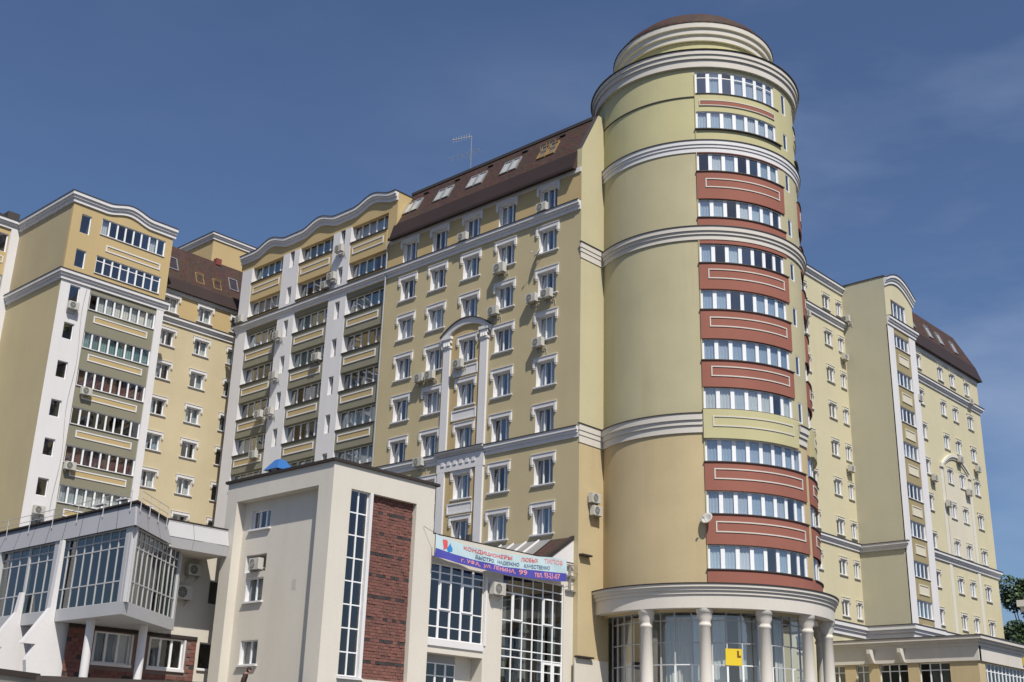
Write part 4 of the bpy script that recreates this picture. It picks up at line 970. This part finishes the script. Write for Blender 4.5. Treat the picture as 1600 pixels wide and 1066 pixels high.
def bricks(F, s0, s1, z0, z1, holes):
    z = z0; r = 0
    while z+bh < z1+.01:
        x = s0-(bw/2 if r % 2 else 0)
        while x < s1:
            x0, x1 = max(x, s0), min(x+bw, s1)
            if x1-x0 > .06 and not any(h0-.05 < x1 and x0 < h1+.05 and h2-.1 < z+bh and z < h3+.02 for h0, h1, h2, h3 in holes):
                t = b2_ if (r % 4 == 3 and random.random() < .3) else b1_
                t.fb(F, x0+.009, x1-.009, -.035+random.uniform(-.012, .012), 0, z+.009, z+bh-.009)
            x += bw
        z += bh; r += 1
bricks(BW, 28.6, 35.85, 2.9, 5.9, [(a-.1, b+.1, 4.15, 5.72) for a, b in wins])
AWL = FA(28.9); wall('mortar_bed', R7, AWL, YW, 72, GZ, 5.95, (), 'mortar'); bricks(AWL, YW+.02, 62, 2.9, 5.9, [])
build('brickwork', b1_, ['brick'], R7, kind='stuff'); build('brickwork', b2_, ['brickdark'], R7, kind='stuff')
slab('lintel_band', R7, BW, 28.6, 35.85, -.07, -.036, 5.78, 5.95, 'browncap')
# columns and fins
for x, y in ((28.45, 53.2), (31.15, 53.05)):
    mb = MB(); mb.lathe(x, y, [(.2, GZ), (.2, zb0)], 20); build('column', mb, ['white'], R7, smooth=True)
for y, zt_ in ((55.85, 9.9), (59.35, 7.6), (62.9, 9.9)):
    mb = MB(); t = .32
    out_ = [(29.0, GZ), (29.0, zb0-.01), (XG-.12, zb0-.01), (XG-.15, zt_), (XG-.30, zt_), (XG-.42, 6.6), (26.5, 4.85), (27.2, 4.85), (26.85, 4.1), (26.95, 3.6), (27.05, GZ)]
    mb.prism([(x, y, z) for x, z in out_], (0, t, 0)); build('fin', mb, ['white'], R7)
# roof railing
mb = MB()
def rail(F, s0, s1, n, d):
    for i in range(n+1):
        s_ = s0+(s1-s0)*i/n; mb.tube(F.P(s_, d, 10.75), F.P(s_, d, 11.75), .022, 6)
    for z in (11.4, 11.72): mb.tube(F.P(s0, d, z), F.P(s1, d, z), .015, 6)
rail(AG, 50.4, 68, 7, .02); rail(DG, .5, 4.2, 3, .02)
build('railing', mb, ['fasciagrey'], R7)
for a_, b_ in ((53.4, 54.4), (51.4, 52.2)):
    mb = MB(); mb.fb(AG, a_, b_, .2, .5, 11.5, 11.56); build('lamp_arm', mb, ['white'], R7)
# ================================================================== FRONT PARAPET WALL
def lowwall(pts, zt, label):
    r_ = root('parapet_wall', label, 'wall', (pts[0][0], pts[0][1], -ZO))
    for (xa, ya), (xb, yb) in zip(pts, pts[1:]):
        d = Vector((xb-xa, yb-ya, 0)).normalized(); n_ = Vector((d.y, -d.x, 0))*.15
        def c(x, y, k, z): return (x+n_.x*k, y+n_.y*k, z)
        mb = MB(); mb.hexa([c(xa, ya, 1, -ZO), c(xb, yb, 1, -ZO), c(xb, yb, -1, -ZO), c(xa, ya, -1, -ZO), c(xa, ya, 1, zt-.25), c(xb, yb, 1, zt-.25), c(xb, yb, -1, zt-.25), c(xa, ya, -1, zt-.25)]); build('wall_body', mb, ['paving'], r_)
        mb = MB(); mb.hexa([c(xa, ya, 1.6, zt-.25), c(xb, yb, 1.6, zt-.25), c(xb, yb, -1.6, zt-.25), c(xa, ya, -1.6, zt-.25), c(xa, ya, 1.2, zt), c(xb, yb, 1.2, zt), c(xb, yb, -1.2, zt), c(xa, ya, -1.2, zt)]); build('coping', mb, ['browncap'], r_)
lowwall([(25.8, 52.3), (32.2, 47.5), (38, 43.2)], 3.2, 'grey parapet wall with brown metal coping below the gallery columns')
lowwall([(19.5, 50.1), (26.7, 54.2)], 3.4, 'grey parapet wall with brown coping at the foot of the white fins, bottom left corner')
# ================================================================== LOW SHOP BUILDING
R8 = root('shop_building', 'single-storey ochre and cream shop building with wide cornice, lower right', 'building', (95, 38, GZ))
XS, YS, ZS = 80.5, 32.0, 9.1; AS = FA(XS); BS = FB(YS)
aw = [(41.67, 42.76), (39.83, 40.82), (36.95, 39.04), (33.97, 36.13)]
wall('wall', R8, AS, YS, 43.3, GZ, 7.5, [(a, b, 3.0, 7.46, .3) for a, b in aw], 'tan', 'tan')
for a, b in aw: glazing(R8, AS, a, b, 3.0, 7.46, 2 if b-a < 1.5 else 3, d=.2, mull=.09, rails=(5.0, 6.98), name='shop_window', pg='glassdark', rd=2, curt=.2)
wall('wall', R8, BS, XS, 110, GZ, 7.5, [(81.6, 96, 3.0, 7.46, .3)], 'tan', 'tan')
glazing(R8, BS, 81.6, 96, 3.0, 7.46, 22, d=.2, mull=.14, rails=(5.0, 6.95), name='shop_window', pg='glassgreen', rd=2, curt=.4)
mb = MB(); mb.fb(AS, YS-.12, 43.3, -.12, .3, 7.5, 8.45, 0); mb.fb(BS, XS-.0, 110, -.12, .3, 7.502, 8.45, 0); build('fascia', mb, ['offwhite'], R8)
cornice(R8, AS, YS, 43.3, 9.1, .65, .55, 1, 0, m='offwhite', cap='cap'); cornice(R8, BS, XS, 110, 9.1, .65, .55, 0, 0, m='offwhite', cap='cap')
for y in (39.4, 37.15):
    mb = MB(); mb.prism([(XS-.13, y-.12, 7.52), (XS-.35, y-.12, 7.6), (XS-.8, y-.12, 8.15), (XS-.8, y-.12, 8.43), (XS-.13, y-.12, 8.43)], (0, .24, 0)); build('corbel', mb, ['offwhite'], R8)
mb = MB(); mb.box(83, 109, 34.5, 43, GZ, 8.8); build('core', mb, ['room1'], R8)
mb = MB(); mb.box(XS, 110, YS, 43.3, 8.85, 9.0); build('flat_roof', mb, ['cap'], R8)
o = root('shop_sign', 'small yellow sign on the cream fascia of the shop building at the right edge', 'sign', (88.6, 31.8, 7.7))
mb = MB(); mb.box(88.05, 89.4, 31.80, 31.86, 7.72, 8.28); build('sign_board', mb, [mat('yellow_sign', (.55, .40, .03), bump=0)], o)
# distant pale stair tower at the right edge
o = root('stair_tower', 'pale plain block with a cornice standing behind the shop building at the right edge', 'building', (104.5, 36, GZ))
XB = 104.9
mb = MB(); mb.box(XB+.4, XB+8, 34.9, 37.5, GZ, 13.7, 0); mb.box(XB+.2, XB+8.2, 34.6, 37.7, 13.702, 14.1, 0); mb.box(XB, XB+8.4, 34.4, 37.9, 14.102, 14.65, 0); build('block', mb, ['offwhite'], o)
# ================================================================== SMALL THINGS
acm = {}
def ac_meshes():
    b = MB(); b.box(-.42, .42, -.32, 0, 0, .58)
    for k in range(6): b.box(-.42+.84*.74, .40, -.325, -.319, .06+k*.08, .09+k*.08)
    acm['casing'] = mesh('casing', b, 'acwhite')
    b = MB(); n = 20; 
    for i in range(n):
        a, c = 2*pi*i/n, 2*pi*(i+1)/n; b.face([(-.1, -.328, .29), (-.1+.23*cos(a), -.328, .29+.23*sin(a)), (-.1+.23*cos(c), -.328, .29+.23*sin(c))])
    acm['fan'] = mesh('fan_opening', b, 'acdark')
    b = MB()
    for r_ in (.1, .17, .235):
        for i in range(16):
            a, c = 2*pi*i/16, 2*pi*(i+1)/16; b.tube((-.1+r_*cos(a), -.335, .29+r_*sin(a)), (-.1+r_*cos(c), -.335, .29+r_*sin(c)), .008, 4)
    for i in range(4):
        a = pi*i/4; b.tube((-.1+.235*cos(a), -.335, .29+.235*sin(a)), (-.1-.235*cos(a), -.335, .29-.235*sin(a)), .007, 4)
    acm['grille'] = mesh('fan_grille', b, 'acwhite')
    b = MB()
    for x in (-.3, .3):
        b.box(x-.02, x+.02, -.34, .18, -.04, -.001); b.box(x-.02, x+.02, .14, .18, -.3, -.04)
        b.hexa([(x-.012, -.2, -.04), (x+.012, -.2, -.04), (x+.012, -.16, -.04), (x-.012, -.16, -.04), (x-.012, .14, -.3), (x+.012, .14, -.3), (x+.012, .17, -.3), (x-.012, .17, -.3)])
    b.box(-.3, .3, .15, .175, -.28, -.24)
    acm['bracket'] = mesh('bracket', b, 'metal')
    b = MB(); b.tube((.36, -.05, .1), (.5, .1, .06), .018, 5); b.tube((.5, .1, .06), (.5, .16, -.5), .018, 5); acm['pipe'] = mesh('pipe', b, 'acwhite')
ac_meshes()
AG_ = 'air conditioners mounted on the facades'
def ac(F, s_, z, label, k=1.0, gap=.18):
    p = F.P(s_, -gap, z); o = root('air_conditioner', label, 'air conditioner', p, AG_, F.rzf(s_)); o.scale = (k, k, k)
    for n_, key in (('casing', 'casing'), ('fan_opening', 'fan'), ('fan_grille', 'grille'), ('bracket', 'bracket'), ('pipe', 'pipe')):
        c = bpy.data.objects.new(n_, acm[key]); C.objects.link(c); c.parent = o
ac(A54, 47.75, 35.2, 'air conditioner under the attic window nearest the round tower')
ac(A54, 55.25, 35.2, 'white air conditioner below the middle attic window, on the cornice under the brown roof')
ac(A54, 51.5, 31.7, 'largest air conditioner on the khaki facade, one floor under the upper cornice', 1.15)
ac(A54, 48.5, 28.8, 'left one of two neighbouring air conditioners under a window near the round tower')
ac(A54, 47.2, 28.8, 'right one of two neighbouring air conditioners under a window near the round tower')
ac(A54, 52.0, 28.75, 'air conditioner above the right end of the arch on the khaki facade')
ac(A54, 47.85, 25.55, 'single air conditioner under the window below the side by side pair near the end wall')
ac(A54, 59.0, 25.35, 'left one of two adjoining air conditioners left of the arch bay')
ac(A54, 57.95, 25.35, 'right one of two adjoining air conditioners left of the arch bay')
ac(A54, 55.15, 25.6, 'air conditioner inside the arch bay under its top window')
ac(A54, 58.6, 19.2, 'air conditioner at the lower cornice left of the white entablature')
ac(A54, 69.2, 38.2, 'upper air conditioner on the white strip left of the right-hand glazed bay', gap=.3)
ac(A54, 69.9, 36.0, 'lower air conditioner on the white strip left of the right-hand glazed bay', gap=.3)
ac(A54, 70.75, 35.5, 'air conditioner at the right end of the middle bay, just over the upper cornice', gap=.2)
ac(A54, 76.5, 32.5, 'highest air conditioner below the cornice on the white strip right of the leftmost bay', gap=.3)
ac(A54, 76.4, 29.0, 'middle air conditioner on the white strip right of the leftmost bay', gap=.3)
ac(A54, 76.5, 26.0, 'right one of two air conditioners at the same height beside the leftmost bay', gap=.3)
ac(A54, 77.9, 26.0, 'left one of two air conditioners at the same height beside the leftmost bay', gap=.3)
ac(A54, 78.2, 22.7, 'lowest air conditioner on the leftmost glazed bay', gap=.2)
ac(A54, 82.3, 35.3, 'air conditioner on the outer white strip of the leftmost bay, above the cornice', gap=.25)
ac(A54, 71.1, 29.5, 'air conditioner at the right end of the middle bay balcony panel', gap=.2)
ac(B83, 38.95, 32.1, 'air conditioner under the narrow window on the white strip of the left block')
ac(B83, 41.1, 25.75, 'air conditioner over the ochre panel in the middle of the left block loggias', gap=.12)
ac(B83, 40.75, 19.85, 'air conditioner at the left end of a lower loggia panel on the left block', gap=.12)
ac(B83, 38.9, 16.2, 'brownish air conditioner at the foot of the white strip just above the gallery roof')
ac(B44, 55.2, 15.15, 'upper air conditioner of the two stacked on the tan end wall beside the tower', gap=.12)
ac(B44, 55.35, 14.4, 'lower air conditioner of the two stacked on the tan end wall beside the tower', gap=.12)
ac(BG, 47.25, 8.75, 'air conditioner on the cream pier between the two glass walls, under the banner', 1.1, gap=.12)
ac(AXR, 51.2, 9.15, 'air conditioner in a niche above the middle window of the cream stair block', gap=-.1)
ac(BW, 34.45, 7.75, 'air conditioner with dark round fan on the shaded wall under the gallery canopy', 1.2, gap=.12)
ac(BW, 35.0, 9.05, 'small air conditioner high in the shade right under the canopy soffit', gap=.12)
ac(AWL, 58.3, 4.9, 'air conditioner on the brick wall between the two white fins', 1.1, gap=.15)
ac(A87, 43.1, 36.2, 'air conditioner at the inner corner of the blank flank, level with the upper cornice', .9)
ac(B43, 87.0, 32.7, 'air conditioner below the upper corner window beside the blank flank of the right wing', .9)
ac(B43, 86.7, 23.1, 'air conditioner half way up beside the blank flank of the right wing', .9)
ac(B43, 80.9, 34.8, 'air conditioner high on the pale wall next to the round tower silhouette', .9)
ac(BR, 92.9, 29.9, 'air conditioner beside the glazed bay high on the right wing', .9)
ac(BR, 94.5, 23.35, 'air conditioner just left of the arch decoration on the right wing', .9)
ac(BR, 96.9, 21.6, 'air conditioner below the left foot of the arch on the right wing', .9)
ac(BR, 101.6, 23.4, 'air conditioner between the windows within the arch bay of the right wing', .9)
ac(BR, 100.3, 26.1, 'air conditioner above the arch on the right wing', .9)
ac(BR, 104.1, 26.0, 'air conditioner under a window of the outermost column on the right wing', .9)
ac(BR, 104.0, 32.3, 'highest air conditioner on the right wing, just under the mansard roof', .9)
ac(A87, 41.0, 10.0-.6, 'air conditioner in the dark gap over the shop building roof', .9, gap=.5)
def dish(F, s_, z, label, r_=.45, yaw=.3, pitch=.45):
    p = F.P(s_, -.3, z); o = root('satellite_dish', label, 'satellite dish', p, 'satellite dishes', F.rzf(s_)+yaw)
    b = MB(); b.lathe(0, 0, [(.001, 0), (r_*.35, .015), (r_*.7, .055), (r_, .12), (r_, .135), (r_*.7, .07), (.001, .015)], 24)
    me = mesh('reflector', b, 'acwhite', smooth=True); c = bpy.data.objects.new('reflector', me); C.objects.link(c); c.parent = o; c.rotation_euler = (pi/2-pitch, 0, 0)
    b = MB(); b.tube((0, .02, 0), (0, .3, -.05), .025, 6); b.tube((0, -.03, -r_*.8), (0, -.5, 0), .012, 5); b.box(-.04, .04, -.55, -.45, -.04, .04)
    me = mesh('arm', b, 'metal'); c = bpy.data.objects.new('arm', me); C.objects.link(c); c.parent = o
dish(A54, 48.0, 32.2, 'grey satellite dish beside the second window below the roof, near the pale end wall', .38, -.5)
dish(T, 214.6, 13.55, 'satellite dish at the left end of a red balcony low on the round tower', .36, -.5)
# yellow poster on the porch glass
o = root('yellow_poster', 'small yellow poster with a dark mark on the porch glass between two columns', 'poster', G.P(226.2, -.08, 5.62))
mb = MB(); mb.fb(G, 222.0, 230.4, -.10, -.075, 5.6, 6.5); build('poster_sheet', mb, [mat('yellow_print', (.68, .50, .03), rough=.5, bump=0)], o)
mb = MB(); mb.fb(G, 227.9, 228.9, -.106, -.101, 6.02, 6.4); mb.fb(G, 228.9, 229.9, -.106, -.101, 6.02, 6.14); build('printed_mark', mb, [mat('print_brown', (.15, .08, .02), bump=0)], o)
# antennas on the mid roof
o = root('tv_antenna', 'thin television antenna mast above the brown roof ridge', 'antenna', (60, 61.2, 42.4))
mb = MB(); mb.tube((60, 61.2, 42.4), (60, 61.3, 48.7), .03, 6); build('mast', mb, ['metal'], o)
mb = MB(); mb.tube((60, 61.3, 48.6), (59.6, 63.2, 48.75), .035, 5)
for k in range(7): mb.tube((59.95-k*.05, 61.5+k*.26, 48.45), (59.95-k*.05, 61.5+k*.26, 48.95), .012, 4)
build('upper_array', mb, ['acwhite'], o)
mb = MB(); mb.tube((60, 60.2, 47.0), (60, 63.8, 47.3), .015, 5)
for k in range(6):
    y = 60.4+k*.62; mb.tube((59.4, y, 47.0+.05*k), (60.6, y, 47.0+.05*k), .010, 4)
    mb.tube((60, y, 46.8+.05*k), (60, y, 47.3+.05*k), .010, 4)
mb.tube((59.6, 61, 46.4), (60.3, 61.6, 46.5), .03, 4)
build('lower_array', mb, ['metal'], o)
# cables down the left block's white strip
o = root('facade_cable', 'thin dark cable running down the white strip of the left block', 'cable', (38.25, 82.9, 15))
mb = MB(); P = [(39.95-.12*sin(i*.9)-i*.0, 82.93, 34.2-i*1.1) for i in range(17)]
for a, b in zip(P, P[1:]): mb.tube(a, b, .015, 4)
build('cable_run', mb, ['metal'], o)
# lantern hanging from the arch bay window
o = root('wall_lantern', 'small wooden hanging box with dark flower pot beside the lowest arch bay window', 'lantern', (53.6, 53.35, 12.9))
mb = MB(); mb.box(53.45, 53.8, 53.2, 53.6, 12.75, 13.15); build('box', mb, ['wood'], o); mb = MB(); mb.box(53.5, 53.8, 53.25, 53.55, 13.5, 13.9); mb.tube((53.62, 53.4, 13.15), (53.62, 53.4, 13.5), .02, 5); mb.tube((53.62, 53.4, 13.9), (54, 53.4, 14.1), .02, 5); build('pot', mb, ['acdark'], o)
# ================================================================== TREES
def leafmat():
    m = bpy.data.materials.new('tree_leaves'); m.use_nodes = True; t = m.node_tree; b = t.nodes['Principled BSDF']; b.inputs['Roughness'].default_value = .6
    g = t.nodes.new('ShaderNodeNewGeometry'); r = t.nodes.new('ShaderNodeValToRGB'); r.color_ramp.elements[0].color = (.015, .035, .010, 1); r.color_ramp.elements[1].color = (.05, .09, .025, 1)
    t.links.new(g.outputs['Random Per Island'], r.inputs[0]); t.links.new(r.outputs[0], b.inputs['Base Color']); return m
M['leaf'] = leafmat(); M['bark'] = mat('bark', (.09, .065, .045), rough=.95)
def tree(x, y, zg, h, rad, label, seed, n=9000, gap=.0):
    rn = random.Random(seed); o = root('tree', label, 'tree', (x, y, zg), 'trees beyond the right wing')
    mb = MB(); mb.tube((x, y, zg), (x+.3, y, zg+h*.55), .35, 8, 0, .2)
    lobes = []
    for i in range(15):
        a = rn.uniform(0, 2*pi); rr_ = rad*rn.uniform(.2, .85); zz = zg+h*rn.uniform(.35, .92); lobes.append((x+rr_*cos(a), y+rr_*sin(a), zz, rad*rn.uniform(.22, .42)))
        mb.tube((x+.2, y, zg+h*rn.uniform(.3, .5)), lobes[-1][:3], .12, 5, 0, .04)
    build('trunk', mb, ['bark'], o)
    mb = MB()
    for i in range(n):
        lx, ly, lz, lr_ = rn.choice(lobes); v = Vector((rn.gauss(0, 1), rn.gauss(0, 1), rn.gauss(0, .8))).normalized()*lr_*rn.uniform(.5, 1.08)**.6
        c = Vector((lx, ly, lz))+v; s = rn.uniform(.16, .34); u = Vector((rn.gauss(0, 1), rn.gauss(0, 1), rn.gauss(0, 1))).normalized(); w_ = u.orthogonal().normalized()
        mb.face([c-u*s, c+w_*s*.6, c+u*s, c-w_*s*.6])
    build('crown', mb, ['leaf'], o)
tree(152, 53.6, -1, 26.5, 4.4, 'tall tree with a gap in its crown behind the far end of the right wing', 3)
tree(150, 51.5, -1, 20.0, 5.2, 'dense dark tree between the right wing and the pale block', 5)
tree(160, 50, -1, 20, 6, 'broad dark tree behind the pale block at the right edge', 8)
# ================================================================== PERSON
def person(x, y, z, yaw):
    o = root('person', 'dark-haired person in a dark brown jacket standing before the cream stair block', 'person', (x, y, z), None, yaw)
    me = bpy.data.meshes.new('body')
    V = [(0, 0, .92), (0, .02, 1.12), (0, .06, 1.30), (0, .12, 1.40), (0, .17, 1.48),            # 0 pelvis 1 waist 2 chest 3 neckbase 4 neck
         (.17, .10, 1.36), (.24, .06, 1.10), (.23, .20, .88), (.23, .27, .80),                      # 5-8 right arm
         (-.17, .10, 1.36), (-.24, .06, 1.10), (-.23, .20, .88), (-.23, .27, .80),                  # 9-12
         (.09, 0, .86), (.10, .05, .47), (.10, -.08, .09), (.10, .10, .04),                         # 13-16 leg
         (-.09, 0, .86), (-.10, -.02, .47), (-.10, -.18, .09), (-.10, 0, .04)]                      # 17-20
    Ed = [(0, 1), (1, 2), (2, 3), (3, 4), (3, 5), (5, 6), (6, 7), (7, 8), (3, 9), (9, 10), (10, 11), (11, 12), (0, 13), (13, 14), (14, 15), (15, 16), (0, 17), (17, 18), (18, 19), (19, 20)]
    Rr = [.15, .14, .16, .09, .058, .085, .055, .042, .035, .085, .055, .042, .035, .11, .075, .05, .045, .11, .075, .05, .045]
    me.from_pydata(V, Ed, []); b = bpy.data.objects.new('body', me); C.objects.link(b); b.parent = o
    b.modifiers.new('skin', 'SKIN'); sv = me.skin_vertices[0].data
    for i, r_ in enumerate(Rr): sv[i].radius = (r_, r_*.8 if i in (1, 2) else r_)
    sv[0].use_root = True
    m_ = b.modifiers.new('sub', 'SUBSURF'); m_.levels = 2; m_.render_levels = 2
    bpy.context.view_layer.update(); dg = bpy.context.evaluated_depsgraph_get(); nm = bpy.data.meshes.new_from_object(b.evaluated_get(dg))
    b.modifiers.clear(); b.data = nm; bpy.data.meshes.remove(me); nm.name = 'body'
    nm.materials.clear(); nm.materials.append(mat('dark_brown_jacket', (.045, .025, .02), bump=0)); nm.materials.append(mat('dark_trousers', (.02, .022, .03), bump=0)); nm.materials.append(M_skin)
    for p in nm.polygons:
        c = p.center; p.material_index = 2 if (c.z > 1.44 or (abs(c.x) > .19 and c.z < .85 and c.y > .2)) else (1 if c.z < .93 else 0); p.use_smooth = True
    # head: ellipsoid with nose, brow, chin, ears; hair cap
    def head(mb, R, k=1.0, hair=False):
        n, m2 = 24, 18; base = len(mb.v)
        for j in range(m2+1):
            ph = pi*j/m2
            for i in range(n):
                th = 2*pi*i/n; vx = sin(ph)*sin(th); vy = sin(ph)*cos(th); vz = cos(ph)
                rx, ry, rz_ = .076*k, .096*k, .118*k
                x_, y_, z_ = vx*rx, vy*ry, vz*rz_
                if z_ < 0: x_ *= 1+z_*2.2; y_ = y_*(1+z_*1.2)+(.012 if vy > .2 else 0)
                if not hair and vy > .9 and -.35 < vz < .15: y_ += .022*max(0, 1-abs(vx)*5)      # nose
                if not hair and vy > .7 and .12 < vz < .3 and .2 < abs(vx) < .6: y_ -= .008          # eye sockets
                mb.v.append((x_, y_, z_))
        for j in range(m2):
            for i in range(n):
                a = base+j*n+i; c = base+j*n+(i+1) % n
                if hair:
                    th = 2*pi*(i+.5)/n; front = cos(th); ph = j/m2
                    if not (ph < .40 or (front < .35 and ph < .74)): continue
                mb.f.append((a, c, c+n, a+n)); mb.m.append(0)
    mb = MB(); head(mb, 1); hm = mesh('head', mb, [M_skin], smooth=True); h = bpy.data.objects.new('head', hm); C.objects.link(h); h.parent = o; h.location = (0, .22, 1.585); h.rotation_euler = (-.35, 0, 0)
    mb = MB(); head(mb, 1, 1.1, True); hm = mesh('hair', mb, [mat('dark_brown_hair', (.02, .012, .008), rough=.6, bump=0)], smooth=True); q = bpy.data.objects.new('hair', hm); C.objects.link(q); q.parent = o; q.location = (0, .216, 1.592); q.rotation_euler = (-.35, 0, 0)
    for s in (-1, 1):
        mb = MB(); mb.tube((s*.07, 0, -.02), (s*.086, -.01, .02), .018, 8); e_ = bpy.data.objects.new('ear', mesh('ear', mb, [M_skin], smooth=True)); C.objects.link(e_); e_.parent = o; e_.location = (0, .215, 1.58); e_.rotation_euler = (-.35, 0, 0)
        mb = MB(); mb.tube((s*.03, .088, .012), (s*.03, .094, .012), .009, 8); e_ = bpy.data.objects.new('eye', mesh('eye', mb, ['acdark'])); C.objects.link(e_); e_.parent = o; e_.location = (0, .22, 1.585); e_.rotation_euler = (-.35, 0, 0)
    mb = MB(); mb.box(-.022, .022, .088, .094, -.062, -.054); e_ = bpy.data.objects.new('mouth', mesh('mouth', mb, ['txred'])); C.objects.link(e_); e_.parent = o; e_.location = (0, .22, 1.585); e_.rotation_euler = (-.35, 0, 0)
    for s in (-1, 1):
        hx = bpy.data.meshes.new('hand'); vs = [(0, 0, 0), (0, .04, -.05)]; es = [(0, 1)]; rr_ = [.028, .03]
        for k in range(4):
            x0 = (k-1.5)*.02; l = (.9, 1, .95, .75)[k]; i0 = len(vs); vs += [(x0, .06, -.085), (x0, .075, -.085-.035*l), (x0, .07, -.085-.065*l)]; es += [(1, i0), (i0, i0+1), (i0+1, i0+2)]; rr_ += [.010, .009, .008]
        i0 = len(vs); vs += [(-s*.035, .04, -.04), (-s*.045, .06, -.08)]; es += [(0, i0), (i0, i0+1)]; rr_ += [.012, .010]
        hx.from_pydata(vs, es, []); ho = bpy.data.objects.new('hand', hx); C.objects.link(ho)
        ho.modifiers.new('s', 'SKIN')
        for i, r_ in enumerate(rr_): hx.skin_vertices[0].data[i].radius = (r_, r_)
        hx.skin_vertices[0].data[0].use_root = True; ms_ = ho.modifiers.new('b', 'SUBSURF'); ms_.levels = 1; ms_.render_levels = 1
        bpy.context.view_layer.update(); dg = bpy.context.evaluated_depsgraph_get(); n2 = bpy.data.meshes.new_from_object(ho.evaluated_get(dg)); ho.modifiers.clear(); ho.data = n2; bpy.data.meshes.remove(hx)
        n2.materials.clear(); n2.materials.append(M_skin); ho.parent = o; ho.location = (s*.23, .265, .82)
M_skin = mat('skin', (.42, .22, .16), rough=.6, var=.05, bump=0)
person(31.0, 44.2, GZ, radians(-135))
# ------------------------------------------------------------------ lift everything so that the street is z = 0
for o in bpy.data.objects:
    if o.parent is None and o.type in ('MESH', 'EMPTY'): o.location.z += ZO
